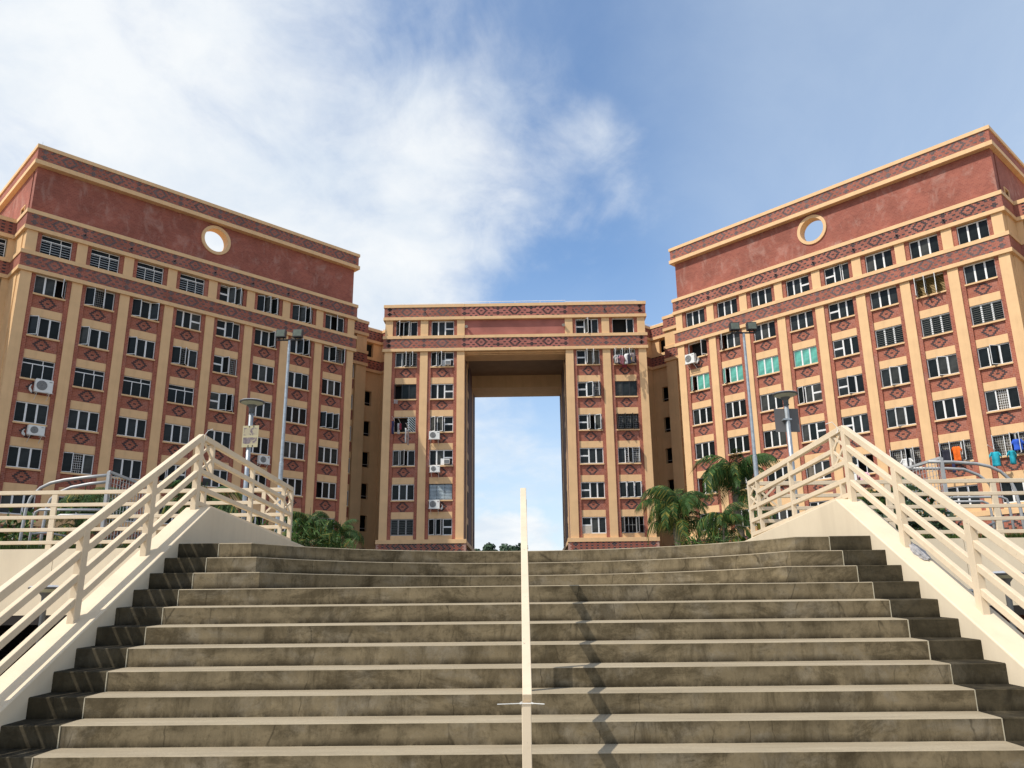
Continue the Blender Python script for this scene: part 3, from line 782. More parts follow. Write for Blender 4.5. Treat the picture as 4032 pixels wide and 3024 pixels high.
    # rain spouts in the upper band
    for c in pc[1:-1]:
        me = cached('spout', lambda: MB().box(-.035, .035, -.16, .08, 0, .07).mesh('rain_spout', ['black'])); link('rain_spout', me, root, (c, .0, FZ['l3']+.34))
    # parapet screen with the round opening
    yb = .48; y2 = 1.08
    zb, zt = FZ['l2'], FZ['l1']-.32; xa, xb = .32, L-.32; cx, cz, rad = L/2, 29.04, 1.0
    m = MB(); n = 48; half = 1.5
    def sq(a):
        c, s = math.cos(a), math.sin(a); k = half/max(abs(c), abs(s)); return c*k, s*k
    for y, inv in ((yb, False), (y2, True)):
        for j in range(n):
            a0, a1 = 2*math.pi*j/n, 2*math.pi*(j+1)/n
            p = [(cx+rad*math.cos(a0), y, cz+rad*math.sin(a0)), (cx+rad*math.cos(a1), y, cz+rad*math.sin(a1)), (cx+sq(a1)[0], y, cz+sq(a1)[1]), (cx+sq(a0)[0], y, cz+sq(a0)[1])]
            m.quad(*(p if inv else p[::-1]))
        for (u0, u1, w0, w1) in ((xa, cx-half, zb, zt), (cx+half, xb, zb, zt), (cx-half, cx+half, zb, cz-half), (cx-half, cx+half, cz+half, zt)):
            if w1-w0 < .001: continue
            p = [(u0, y, w0), (u1, y, w0), (u1, y, w1), (u0, y, w1)]; m.quad(*(p if not inv else p[::-1]))
    for j in range(n):
        a0, a1 = 2*math.pi*j/n, 2*math.pi*(j+1)/n
        m.quad((cx+rad*math.cos(a0), yb, cz+rad*math.sin(a0)), (cx+rad*math.cos(a1), yb, cz+rad*math.sin(a1)), (cx+rad*math.cos(a1), y2, cz+rad*math.sin(a1)), (cx+rad*math.cos(a0), y2, cz+rad*math.sin(a0)))
    m.quad((xa, y2, zb), (xa, yb, zb), (xa, yb, zt), (xa, y2, zt)); m.quad((xb, yb, zb), (xb, y2, zb), (xb, y2, zt), (xb, yb, zt))
    m.build('parapet_wall', 'brick_wall', root)
    m = MB(); ro, ri_ = 1.22, .97
    for j in range(n):
        a0, a1 = 2*math.pi*j/n, 2*math.pi*(j+1)/n
        P = lambda r, a, y: (cx+r*math.cos(a), y, cz+r*math.sin(a))
        m.quad(P(ri_, a0, yb-.10), P(ri_, a1, yb-.10), P(ro, a1, yb-.10), P(ro, a0, yb-.10))
        m.quad(P(ro, a0, yb-.10), P(ro, a1, yb-.10), P(ro, a1, yb+.01), P(ro, a0, yb+.01))
        m.quad(P(ri_, a1, yb-.10), P(ri_, a0, yb-.10), P(ri_, a0, y2+.05), P(ri_, a1, y2+.05))
    m.build('round_window_ring', 'tan', root, fix=False)
    # outer side of the screen running back, with its slot
    m = MB()
    for a, b, w0, w1 in ((1.36, 2.1, zb, zt), (2.1, 3.0, zb+1.1, zt), (2.1, 3.0, zb, zb+.02), (3.0, 14, zb, zt)): sbox(m, .321, .85, a, b, w0, w1)
    m.build('parapet_wall', 'brick_wall', root)
    m = MB(); sbox(m, .26, .86, 2.03, 2.1, zb, zb+1.1); sbox(m, .26, .86, 3.0, 3.07, zb, zb+1.1); sbox(m, .26, .86, 2.1, 3.0, zb+1.03, zb+1.1); m.build('slot_frame', 'tan', root)
    # top cornices and top band
    for z, th, y in ((FZ['roof'], .28, .02), (FZ['l1'], .32, 0.)):
        m = MB(); m.box(-.0+(.02 if th < .3 else 0), L-(.02 if th < .3 else 0), y, 1.4, z-th, z); m.build('cornice', 'tan', root, bevel=.01)
        m = MB(); sbox(m, .0+(.02 if th < .3 else 0), .9, 1.402, 14, z-th, z); m.build('cornice', 'tan', root)
    m = MB(); m.box(.11, L-.11, .10, 1.38, FZ['l1'], FZ['roof']-.28); b = m.build('brick_band', 'brick_band', root)
    dark_pattern(frieze_cells(8, 3.222, cents[0], 0, 0, pc), 0, FZ['l1']+.0, .10, 'faded_brick', 'dark_brick', b, clip=(.12, L-.12))
    m = MB(); sbox(m, .11, .88, 1.385, 14, FZ['l1'], FZ['roof']-.28); m.build('brick_band', 'brick_band', root)
    m = MB(); m.tube([(S(.35), .3, FZ['roof']-.02), (S(.35), .3, FZ['roof']+.35)], .012, 5); m.build('lightning_rod', 'galv', root)
    # ---- inner link bays between the tower and the gate building
    A0, A1, B1 = L-.4, L+3.3, L+5.76
    yA, yB = 2.97, 4.30
    for k in ('l2', 'l3', 'l4', 'l5', 'base'):
        th = {'l2': .29, 'base': .34}.get(k, TH)
        m = MB(); sbox(m, A0, A1, yA, yA+.8, FZ[k]-th, FZ[k]); sbox(m, A1-.6, A1-.001, yA+.8, yB+.5, FZ[k]-th+.002, FZ[k]-.002); m.build('cornice', 'tan', root)
        if k != 'base':
            m = MB(); sbox(m, A1-.3, B1+.0, yB, yB+.8, FZ[k]-th+.004, FZ[k]-.004); sbox(m, B1-.02, B1+.6, 2.2, yB+.79, FZ[k]-th+.006, FZ[k]-.006); m.build('cornice', 'tan', root)
    for zt, zb_ in ((FZ['l2']-.29, FZ['l3']), (FZ['l4']-TH, FZ['l5'])):
        m = MB(); sbox(m, A0, A1-.06, yA+.06, yA+.8, zb_, zt); b = m.build('brick_band', 'brick_band', root)
        sc_ = [(S(A0+.3+.46*i)/BW+(.5 if j % 4 == 3 else 0), j) for i in range(7) for j in (1, 3, 5, 7)]
        dark_pattern(sc_, 0, zb_, yA+.06, 'dark_brick', 'dark_brick', b, clip=(min(S(A0), S(A1-.07)), max(S(A0), S(A1-.07))))
        m = MB(); sbox(m, A1-.4, B1+.04, yB+.06, yB+.8, zb_+.001, zt-.001); b = m.build('brick_band', 'brick_band', root)
        sc_ = [(S(A1+.2+.46*i)/BW+(.5 if j % 4 == 3 else 0), j) for i in range(6) for j in (1, 3, 5, 7)]
        dark_pattern(sc_, 0, zb_, yB+.06, 'dark_brick', 'dark_brick', b, clip=(min(S(A1), S(B1)), max(S(A1), S(B1))))
        m = MB(); sbox(m, B1+.05, B1+.6, 2.2, yB+.79, zb_+.002, zt-.002); sbox(m, A1-.5, A1-.058, yA+.8, yB+.5, zb_+.003, zt-.003); m.build('brick_band', 'brick_band', root)
    m = MB(); sbox(m, A0, A1-.1, yA+1.0, 11, -.3, FZ['l2']-.3); sbox(m, A1-.6, A1-.1, yA+.4, yB+.9, FZ['base'], FZ['l2']-.3); sbox(m, B1+.08, B1+1.0, 2.2, 11, -.3, FZ['l2']-.3)
    m.build('link_wall', 'tan', root)
    # link bay A: window column and a broad tan pilaster
    m = MB(); sbox(m, A1-1.25, A1-.1, yA+.15, yA+1.0, -.3, FZ['l5']-TH); sbox(m, A1-1.25, A1-.1, yA+.15, yA+1.0, FZ['l4'], FZ['l3']-TH); m.build('pillar', 'tan', root)
    xw = min(S(A0+.02), S(A1-1.27)); ww = A1-1.27-A0-.02
    m = MB(); m.box(xw, xw+ww, yA+.95, yA+.99, -.3, FZ['l3']-.3); m.build('room_backdrop', 'interior', root)
    lspecs = ['L60 p p |grille', 'p p p |grille', 'p p p |grille', 'R70 x p', 'p p p', 'p p p'] if not flip else ['p p p', 'p p p |grille', 'p p p', 'x p p', 'p p p |grille', 'p p p']
    for r in range(6):
        sb = SB[r]
        window(root, xw, sb+.112, ww, 1.385, lspecs[r], yA+.42)
        m = MB(); m.box(xw, xw+ww, yA+.25, yA+.95, sb, sb+.11); m.build('sill', 'tan', root)
        m = MB(); m.box(xw, xw+ww, yA+.34, yA+.95, sb+2.07, sb+2.96); m.build('brick_panel', 'brick', root)
        if r: m = MB(); m.box(xw, xw+ww, yA+.32, yA+.95, sb+1.5, sb+2.07); m.build('lintel', 'tan', root)
    window(root, xw, FZ['l4']+.005, ww, 1.45, 'p p p |slat', yA+.42)
    # link bay B: tan stair wall with square openings
    xo = (min(S(A1+.72), S(A1+1.6)), max(S(A1+.72), S(A1+1.6)))
    ops = [(z-.72, z+.72) for z in (19.85-2.96*k for k in range(6))]
    ops.append((FZ['l4']-.08, FZ['l3']-.32))
    xs0, xs1 = min(S(A1-.1), S(B1+.1)), max(S(A1-.1), S(B1+.1))
    m = MB(); zz = sorted(ops)
    m.box(xs0, xo[0], yB+.2, yB+.5, -.3, FZ['l2']-.3); m.box(xo[1], xs1, yB+.2, yB+.5, -.3, FZ['l2']-.3)
    pz = -.3
    for a, b in zz: m.box(xo[0], xo[1], yB+.2, yB+.5, pz, a); pz = b
    m.box(xo[0], xo[1], yB+.2, yB+.5, pz, FZ['l2']-.3); m.build('stair_wall', 'tan', root)
    m = MB(); m.box(xs0, xs1, yB+1.6, yB+1.7, -.3, FZ['l2']-.3); m.build('room_backdrop', 'interior', root)
    for a, b in zz[:-1]:
        m = MB(); m.tube([(xo[0], yB+.35, a+.28), (xo[1], yB+.35, a+.28)], .025, 6); m.build('guard_bar', 'grille', root)
    # roof safety rails on the links
    m = MB(); zr_ = FZ['l2']+.22
    m.tube([(S(A0+.9), yA+.5, zr_), (S(A1-.5), yA+.5, zr_)], .022, 5); m.tube([(S(A1+.1), yB+.5, zr_), (S(B1+.1), yB+.5, zr_), (S(B1+.35), 2.4, zr_)], .022, 5)
    for a, y in ((A1-.5, yA+.5), (A1+.1, yB+.5), (B1+.1, yB+.5), (A1+1.3, yB+.5)): m.tube([(S(a), y, FZ['l2']-.01), (S(a), y, zr_)], .018, 5)
    m.build('roof_rail', 'white', root)
    return root
P3 = 'p p p'
LEFT = [
 ['T |slat', 'p p R62', 'L38 p p |grille', 'T', P3, P3, P3],
 ['T |slat', 'L30 R75 p |grille', 'L45 p p |grille', 'T', P3, 'L20 x p |grille bright', P3],
 ['T |slat', 'L28 p L42', 'L40 p p |grille', 'T', P3, P3, P3],
 ['T |slat', 'p p s', 'L28 R50 p |grille', 'T', P3, 'L60 p s |grille', P3],
 ['S L48 L70', 's L30 p', 's L60 x |grille', 's L45 L70', P3, 's p p', P3],
 ['L30 L62 L66', 'p p L70', P3, P3, P3, P3, P3],
 ['L30 L45 L80', 'p L55 L75', 'p L15 p', P3, P3, P3, P3],
 ['p R60 p', 'p L62 R80 |grille', P3, 'L55 L55 L70', P3, 'x p p', P3]]
RIGHT = [
 [P3, 'x x R62 |cur2', 'L45 p p |teal', P3, P3, 'x p R70 |cur2', P3],
 [P3, 'L50 p p', 'L42 p p |teal', P3, P3, P3, P3],
 [P3, P3, 'p p p |teal', 'p p p |cur2', P3, P3, P3],
 ['p p s', P3, 'p p p |teal', 'L20 p s', 'p p s', 'x p p |cur', P3],
 ['s L15 p', 's p p', 's p p', 's R40 p', 's p p', 's L70 x', P3],
 [P3, P3, 'p p p |inner', 'p R38 p', 'p R38 p |grille', 'L80 R80 L60 |cur grille', P3],
 [P3, 'L78 L80 L74 |gold', 'p p p |inner', 'p R36 p', P3, 'L78 L80 L58 |cur grille', P3],
 [P3, P3, 'p p p |inner', 'p R50 p', 'p x p |grille bright cur', 'L78 R80 L60 |cur grille', P3]]
XC = -.855
TL = tower('apartment_building', 'shaded brick apartment block left of the gate with round hole in its parapet', (XC-32.85, 49.95, 0), math.atan2(19.3, 18.75), False, LEFT)
TR = tower('apartment_building', 'sunlit brick apartment block right of the gate with teal windows and round parapet hole', (XC+14.1, 69.25, 0), -math.atan2(19.3, 18.75), True, RIGHT)

# gate building
GX, GY = XC-11.82, 69.36
G = thing('gate_building', 'central brick apartment gateway with a tall square opening showing sky', 'apartment building', (GX, GY, 0))
def gate():
    Wd = 23.64; leg = 7.3-.0
    pl = [.51, 3.62, 6.95]           # pillar centres of the left leg
    pl = [.18+.34, .18+.34+3.12, .18+.34+6.42]
    pl = [.515, 3.70, 6.98]
    pr = [Wd-x for x in pl][::-1]
    xin0, xin1 = pl[2]+.34, pr[0]-.34
    for a, b in ((.4, xin0-.05), (xin1+.05, Wd-.4)):
        m = MB(); m.box(a, b, 1.04, 14.5, -.3, FZ['l2']-.3); m.build('wall', 'brick_grey', G)
        m = MB(); m.box(a, b, 1.0, 1.03, FZ['base']-.2, FZ['l3']-.2); m.build('room_backdrop', 'interior', G)
        # reveal side: tan pilasters and recessed strip
        xs = xin0 if a < 5 else xin1; s = 1 if a < 5 else -1
        for y0, y1, w in ((3.4, 4.1, .06), (11.2, 12.0, .05), (14.1, 14.9, .05)):
            m = MB(); m.box(xs-.3*s, xs+w*s-.05*s, y0, y1, FZ['base'], 22.3); m.build('pillar', 'tan' if y0 < 14 else 'brick_grey', G)
        for r in range(6):
            m = MB(); m.box(xs-.3*s, xs-.03*s, 4.6, 6.2, SB[r]+1.5, SB[r]+2.07); m.build('lintel', 'tan', G)
            m = MB(); m.box(xs-.3*s, xs-.035*s, 4.6, 6.2, SB[r]+.11, SB[r]+1.49); m.build('window', 'interior', G)
        m = MB(); m.box(xs-.3*s, xs+.18*s, .95, 14.9, FZ['base']-.34, FZ['base']); m.build('cornice', 'tan', G)
    for c in pl+pr:
        me = cached('pillar', None); link('pillar', me, G, (c, 0, 0)); link('pillar', cached('pillar_u', None), G, (c, 0, 0))
    cols = [
     ['L55 L28 p', 'L12 L55 L62 |grille', 'L82 p p |black', 'x x p |diag', 'L22 L50 p', P3, 'p p p |greyf inner'],
     ['p p s', 'L30 L55 s |grille', 'p p s', 'L40 L32 s', 'p p s', 'p p p |black pastel', 'L30 L38 s |grille'],
     ['S L62 p', 's L82 L86 |cur', 'S L30 R75 |grille', 's L78 L35', 's p p', 's p p', 's p p |board'],
     ['x x p', 'L84 L84 L84 |grille cur', 'p p p |grille bright black', 'L84 L84 L84 |grille black', 'p R48 R78 |grille bright', 'L22 L22 L35', 'L70 x L78 |bars greyf']]
    for k, (a, b) in enumerate(((pl[0], pl[1]), (pl[1], pl[2]), (pr[0], pr[1]), (pr[1], pr[2]))):
        bay_fill(G, a+.34, b-.34, cols[k], 0, 0)
    # plinths of brick laid one by one in view
    for a, b in ((.10, xin0+.12), (xin1-.12, Wd-.10)):
        m = MB(); m.box(a-.09, b+.09, .012, 1.0, -.3, FZ['base']-.34); p = m.build('plinth', 'mortar', G)
        m = MB(); m.box(a-.14, b+.14, -.05, .94, FZ['base']-.34, FZ['base']); m.build('cornice', 'tan', G, bevel=.01)
        cen = [(pl[0]+pl[1])/2, (pl[1]+pl[2])/2] if a < 5 else [(pr[0]+pr[1])/2, (pr[1]+pr[2])/2]
        crs = pl if a < 5 else pr
        cells = frieze_cells(1, 1, cen[0], 0, 0, crs)+frieze_cells(1, 1, cen[1], 0, 0, [])
        z0 = FZ['base']-.34-8*BH
        darkset = {(round(c*2), r) for c, r in cells}
        me_r = cached('brick_r', lambda: MB().box(-BW*.445, BW*.445, -.010, .01, .008, BH-.010, 0, False).mesh('brick', ['brick_face']))
        me_d = cached('brick_d', lambda: MB().box(-BW*.445, BW*.445, -.010, .01, .008, BH-.010, 0, False).mesh('brick', ['dark_brick']))
        rest = MB(); cnt = 0
        for r in range(7, -1, -1):
            c = math.ceil((a+BW*.5)/BW)+(.5 if r % 2 else 0)
            while c*BW+BW*.5 < b:
                dk = (r % 2 == 1 and int(c) % 2 == 0) or any(abs(c-cc_) < .26 and rr_ == r for cc_, rr_ in cells)
                if cnt < 150:
                    link('brick', me_d if dk else me_r, G, (c*BW, .012, z0+r*BH)); cnt += 1
                else:
                    rest.box(c*BW-BW*.46, c*BW+BW*.46, -.0, .02, z0+r*BH+.006, z0+(r+1)*BH-.008, 1 if dk else 0, False)
                c += 1
        stuff(rest.build('brick', ['brick_face', 'dark_brick'], G))
    # stack over everything: leg friezes faded, beam frieze freshly painted
    for k in ('l2', 'l3', 'l4', 'l5'):
        th = .29 if k == 'l2' else TH
        for a, b, dy in ((0, xin0-.0, 0), (xin0, (xin0+xin1)/2-.4, .012), ((xin0+xin1)/2-.4, xin1, .006), (xin1, Wd, 0)):
            m = MB(); m.box(a+(.003 if a else 0), b-.003, dy, .7, FZ[k]-th+dy*.2, FZ[k]-dy*.1); m.build('cornice', 'tan', G, bevel=.008)
        for x0_, x1_ in ((0., .7), (Wd-.7, Wd)):
            m = MB(); m.box(x0_, x1_, .703, 12, FZ[k]-th+.002, FZ[k]-.002); m.build('cornice', 'tan', G)
    for zt, zb in ((FZ['l2']-.29, FZ['l3']), (FZ['l4']-TH, FZ['l5'])):
        for a, b, mt, dk, cen, crs in ((.06, xin0-.3, 'brick_band', 'faded_brick', [(pl[0]+pl[1])/2, (pl[1]+pl[2])/2], pl[:2]+[.6]),
                                  (xin0-.3, xin1+.3, 'brick_pink', 'fresh_brick', [xin0+(xin1-xin0)*(k+.5)/3 for k in range(3)], [xin0-.02]+[xin0+(xin1-xin0)*k/3 for k in (1, 2)]+[xin1+.02]),
                                  (xin1+.3, Wd-.06, 'brick_band', 'faded_brick', [(pr[0]+pr[1])/2, (pr[1]+pr[2])/2], pr[1:]+[Wd-.6])):
            m = MB(); m.box(a, b, .06 if mt != 'brick_pink' else .055, .8, zb, zt); bd = m.build('brick_band', mt, G)
            cells = []
            for q, c in enumerate(cen): cells += frieze_cells(1, 1, c, 0, 0, crs if q == 0 else [])
            dark_pattern(cells, 0, zb+.002, .06 if mt != 'brick_pink' else .055, dk, 'dark_brick', bd, clip=(a+.01, b-.01))
        for x0_, x1_ in ((.062, .6), (Wd-.6, Wd-.062)):
            m = MB(); m.box(x0_, x1_, .803, 12, zb, zt); m.build('brick_band', 'brick_band', G)
    for x in (.95, pl[1]+.05, xin0-.7, xin1+.75, pr[1]-.05, Wd-.55):
        link('rain_spout', cached('spout', None), G, (x, .0, FZ['l3']+.42))
    # beam over the opening
    m = MB(); m.box(xin0, xin1, .30, 1.0, FZ['l4'], FZ['l3']-TH); m.build('beam_panel', 'brick_pink', G)
    m = MB()
    m.box(xin0-.06, xin1+.06, .75, 2.6, 22.28, FZ['l2']-.4); m.build('beam', 'tan', G)
    m = MB(); m.box(xin0-.06, xin1+.06, 11.0, 14.9, 22.05, FZ['l2']-.4); m.build('beam', 'tan', G)
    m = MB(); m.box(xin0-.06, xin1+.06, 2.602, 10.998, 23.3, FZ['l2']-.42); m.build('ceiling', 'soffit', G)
    m = MB(); m.box(xin0-.3, xin1+.3, .5, .748, FZ['l5']-TH-.12, FZ['l5']-TH+.01); m.build('drip_edge', 'tan', G)
    m = MB(); m.box(.3, Wd-.3, .85, 14.5, FZ['l2']-.32, FZ['l2']-.02); m.build('roof', 'tan', G)
    m = MB(); z = FZ['l2']+.2
    for a, b in ((.95, xin0-.1), (xin0, xin1+.1), (xin1+.2, Wd-.8)):
        zz = z+(.1 if xin0-.05 < a < xin1 else 0)
        m.tube([(a, .35, zz), (b, .35, zz)], .02, 5)
        k = max(2, int((b-a)/2.2))
        for i in range(k+1): m.tube([(a+(b-a)*i/k, .35, FZ['l2']-.01), (a+(b-a)*i/k, .35, zz)], .016, 5)
    m.build('roof_rail', 'white', G)
    return pl, pr, xin0, xin1
M['brick_face'] = plain('brick_face', (.29, .085, .052), .85, 0, .3, 2.2)
_cache['brick_r'] = None; del _cache['brick_r']
PL, PR, XI0, XI1 = gate()

def world_pt(root, x, y, z): 
    rz = root.rotation_euler.z; c, s = math.cos(rz), math.sin(rz)
    return (root.location.x+x*c-y*s, root.location.y+x*s+y*c, z)
def colx_tower(k): return .56+3.222*k+.34+.285       # left edge of window in column k (from the left)
# spotlights at the beam ends
for x, lab in ((XI0+.15, 'small round spotlight on the left end of the gate beam'), (XI1-.15, 'small round spotlight on the right end of the gate beam')):
    t = thing('spotlight', lab, 'spotlight', (GX+x, GY+.30, 24.75))
    m = MB(); m.tube([(0, 0, 0), (0, -.18, 0)], .03, 6); m.build('bracket', 'galv', t)
    m = MB(); m.tube([(-.02, -.14, .06), (.02, -.42, -.05)], [.10, .14], 12); m.build('housing', 'board', t)

# ---------------------------------------------------------------- air conditioners
def condenser(root, x, y, z, label, w=.86, h=.62, mark=False, pipes=0):
    """outdoor unit on a bracket, x = left edge in the facade frame"""
    t = thing('air_conditioner', label, 'air conditioner', world_pt(root, x, y, z), root.rotation_euler.z, 'outdoor air conditioners on the facades')
    m = MB(); m.box(0, w, -.36, 0, 0, h); m.build('casing', 'ac', t, bevel=.02)
    m = MB(); c = (w*.36, h*.5)
    m.v = []; n = 24
    for j in range(n):
        a0, a1 = 2*math.pi*j/n, 2*math.pi*(j+1)/n; r = h*.38
        m.tri((c[0], -.372, c[1]), (c[0]+r*math.cos(a0), -.372, c[1]+r*math.sin(a0)), (c[0]+r*math.cos(a1), -.372, c[1]+r*math.sin(a1)))
        m.quad((c[0]+r*math.cos(a0), -.372, c[1]+r*math.sin(a0)), (c[0]+r*math.cos(a0), -.358, c[1]+r*math.sin(a0)), (c[0]+r*math.cos(a1), -.358, c[1]+r*math.sin(a1)), (c[0]+r*math.cos(a1), -.372, c[1]+r*math.sin(a1)))
    f = m.build('fan_grille', 'ac_dark', t)
    m = MB()
    for r in (.12, .2, .28, .36): 
        pts = [(c[0]+h*r*math.cos(2*math.pi*j/20), -.380, c[1]+h*r*math.sin(2*math.pi*j/20)) for j in range(21)]; m.tube(pts, .005, 4, cap=False)
    m.build('guard_ring', 'grille', f)
    m = MB(); m.box(w*.76, w*.94, -.364, -.358, h*.80, h*.86); m.build('name_plate', 'ac_dark', t)
    if mark:
        m = MB(); cx, cz, s = w*.86, h*.74, .05
        for a in (90, 210, 330):
            d = Vector((math.cos(R(a)), 0, math.sin(R(a)))); q = Vector((-d.z, 0, d.x)); b = Vector((cx, -.368, cz))
            m.quad(b, b+d*s*.6-q*s*.35, b+d*s*1.2, b+d*s*.6+q*s*.35)
        m.build('red_logo', 'red_mark', t)
    m = MB()
    for xx in (w*.15, w*.85):
        m.bar((xx, .3, -.03), (xx, -.42, -.03), .04, .04); m.bar((xx, .3, -.5), (xx, -.38, -.05), .03, .03)
    m.bar((-.05, -.40, -.03), (w+.05, -.40, -.03), .03, .03); m.build('bracket', 'grille_white', t)
    if pipes:
        m = MB(); xx = -.12 if pipes < 0 else w+.1
        for k in range(3): m.tube([(xx+.05*k*pipes, .1, h*.55-.1*k), (xx+.14*pipes, -.15, h*.3-.1*k), (xx-.02*pipes, -.1, .0-.04*k)], .035, 6)
        m.build('pipes', 'ac', t)
    return t
cx = colx_tower
condenser(TL, cx(0)+.85, .12, SB[2]-.78, 'larger outdoor air conditioner under the transom window near the left frame edge', 1.05, .86, False, -1)
condenser(TL, cx(0)+.82, .12, SB[3]-.70, 'outdoor air conditioner with white pipe bundle, lowest at the left frame edge', .98, .62, False, -1)
condenser(TL, cx(5)+.95, .12, SB[3]-.70, 'outdoor air conditioner behind the left lamp post sign', .9, .64, True)
condenser(TL, cx(7)+.62, -.6, 3.0, 'outdoor air conditioner standing low behind the small palm left of the gate', .9, 1.0)
gx1 = PL[1]+.34+.285
condenser(G, gx1+.0, .12, SB[2]-.62, 'outdoor air conditioner in the left gate leg, topmost of the three', .92, .68)
condenser(G, gx1+.12, .12, SB[3]-.52, 'outdoor air conditioner in the left gate leg, middle of the three', .85, .55)
condenser(G, gx1+.10, .12, SB[4]-.66, 'outdoor air conditioner with red logo, lowest of three in the left gate leg', .90, .72, True, 1)
condenser(TR, cx(0)+.0, .10, SB[0]-.45, 'outdoor air conditioner under the dark open window at the top of the sunlit right block', .95, .82, False, 1)
condenser(TR, cx(4)+.05, .12, SB[4]-.35, 'outdoor air conditioner half hidden by the right stair railing', .8, .6)
def window_ac(root, x, z, label):
    t = thing('window_air_conditioner', label, 'air conditioner', world_pt(root, x, .36, z), root.rotation_euler.z, 'window air conditioners in the left gate leg')
    m = MB(); m.box(0, .5, -.34, .05, 0, .40); m.build('casing', 'ac', t, bevel=.015)
    m = MB(); m.box(.04, .46, -.352, -.338, .05, .33); m.build('louvre_panel', 'ac_dark', t)
    m = MB(); m.box(-.30, .0, -.02, .05, -.05, .5); m.build('filler_board', 'grille_white', t)
    m = MB(); m.bar((.1, -.1, -.02), (.36, -.5, -.18), .02, .02); m.build('drain_pipe', 'cream', t)
window_ac(G, gx1+1.28, SB[0]+.22, 'window air conditioner in the upper corner window of the left gate leg')
window_ac(G, gx1+1.28, SB[3]+.22, 'window air conditioner beside an outdoor unit halfway up the left gate leg')
window_ac(G, gx1+1.28, SB[5]+.10, 'window unit in the lowest split window of the left gate leg') if False else None

# ---------------------------------------------------------------- laundry
def shirt_mesh(w, h, mat, seed, sleeves=True, neck=True):
    rr = random.Random(seed); m = MB(); n = 9
    def off(u, v): return .035*math.sin(u*6+seed)+.02*math.sin(v*3+seed*2)
    cols = [(-w/2+w*i/n) for i in range(n+1)]; rows = 7
    P = {}
    for i, x in enumerate(cols):
        for j in range(rows+1):
            f = j/rows; P[i, j] = (x*(1+.10*(1-f)-.05*math.sin(f*5)), off(x*3, f*3), -h*(1-f)+(-.02*abs(x) if j == rows else 0)+rr.uniform(-.015, .015)*(j == 0))
    for i in range(n):
        for j in range(rows): m.quad(P[i, j], P[i+1, j], P[i+1, j+1], P[i, j+1])
    if sleeves:
        for s in (-1, 1):
            a = Vector((s*w/2, off(s*w*1.5, 3), -.02)); b = Vector((s*w/2, off(s*w*1.5, 2), -.2)); d = Vector((s*w*.25, .02, -.24))
            m.quad(a, b, b+d, a+d*.95+Vector((s*.03, 0, .02)))
            m.quad(a+Vector((0, .05, 0)), a+d*.95+Vector((s*.03, .05, .02)), b+d+Vector((0, .05, 0)), b+Vector((0, .05, 0)))
    me = m.mesh('garment', [mat], True)
    bm = bmesh.new(); bm.from_mesh(me); bmesh.ops.remove_doubles(bm, verts=bm.verts, dist=.001); bm.to_mesh(me); bm.free(); return me
def garment(root, x, y, z, w, h, mat, label, cat='shirt', seed=1, rot=0, sleeves=True, name='hanging_shirt'):
    o = link(name, shirt_mesh(w, h, mat, seed, sleeves), None, world_pt(root, x, y, z), (0, 0, root.rotation_euler.z+rot))
    s = o.modifiers.new('cloth', 'SOLIDIFY'); s.thickness = .012
    return tag(o, label, cat)
def pole(root, x, z, label, ln=1.5, tilt=.25, mat='white'):
    m = MB(); m.tube([(0, 0, 0), (0, -ln, ln*tilt)], .022, 6)
    o = m.build('clothes_pole', mat, None, world_pt(root, x, .35, z)); o.rotation_euler = (0, 0, root.rotation_euler.z)
    return tag(o, label, 'clothes pole', 'bamboo style clothes poles')
# right block, bottom right
x7 = cx(7); z4 = SB[4]
pole(TR, x7+.12, z4+.55, 'clothes pole holding the left turquoise shirt at the far right window', 1.5, .1)
pole(TR, x7+1.1, z4+.55, 'clothes pole holding the right turquoise shirt at the far right window', 1.5, .1)
garment(TR, x7+.35, -.75, z4+.28, .46, .92, 'cloth_turquoise', 'turquoise shirt hanging out of the far right window, leftmost of the pair', 'shirt', 3, .5)
garment(TR, x7+1.30, -.75, z4+.22, .40, .85, 'cloth_turquoise', 'turquoise shirt hanging below the blue shirt at the far right window', 'shirt', 4, .9)
garment(TR, x7+1.52, -.1, z4+1.0, .46, .72, 'cloth_blue', 'bright blue shirt hanging in the far right window', 'shirt', 5, .3)
x6 = cx(6)
garment(TR, x6+1.12, -.05, z4+1.08, .42, .98, 'cloth_orange', 'orange shirt hanging in the window left of the turquoise shirts', 'shirt', 6, .1)
garment(TR, x6+.45, -.05, z4+.95, .6, .9, 'cloth_dark', 'dark garment hanging left of the orange shirt', 'clothing', 7, .1)
garment(TR, x6+.35, -.6, z4+.1, .18, .75, 'cloth_navy', 'narrow navy garment hanging below the orange shirt window, left one', 'clothing', 8, .8, False, 'hanging_trousers')
garment(TR, x6+1.0, -.6, z4+.1, .16, .75, 'cloth_navy', 'narrow navy garment hanging below the orange shirt window, right one', 'clothing', 9, .8, False, 'hanging_trousers')
x5 = cx(5)
garment(TR, x5+1.1, .02, z4+.75, .55, .8, 'cloth_white', 'white shirt hanging in the open window above the right pipe railing', 'shirt', 10, .1)
x4 = cx(4)
garment(TR, x4+1.35, -.2, z4+.15, .5, .62, 'cloth_pink', 'pink shirt hanging behind the right stair railing', 'shirt', 11, .2)
garment(TR, x4+.95, -.1, z4+.3, .2, .4, 'cloth_rose', 'small rose cloth hanging beside the pink shirt', 'clothing', 12, .3, False, 'hanging_cloth')
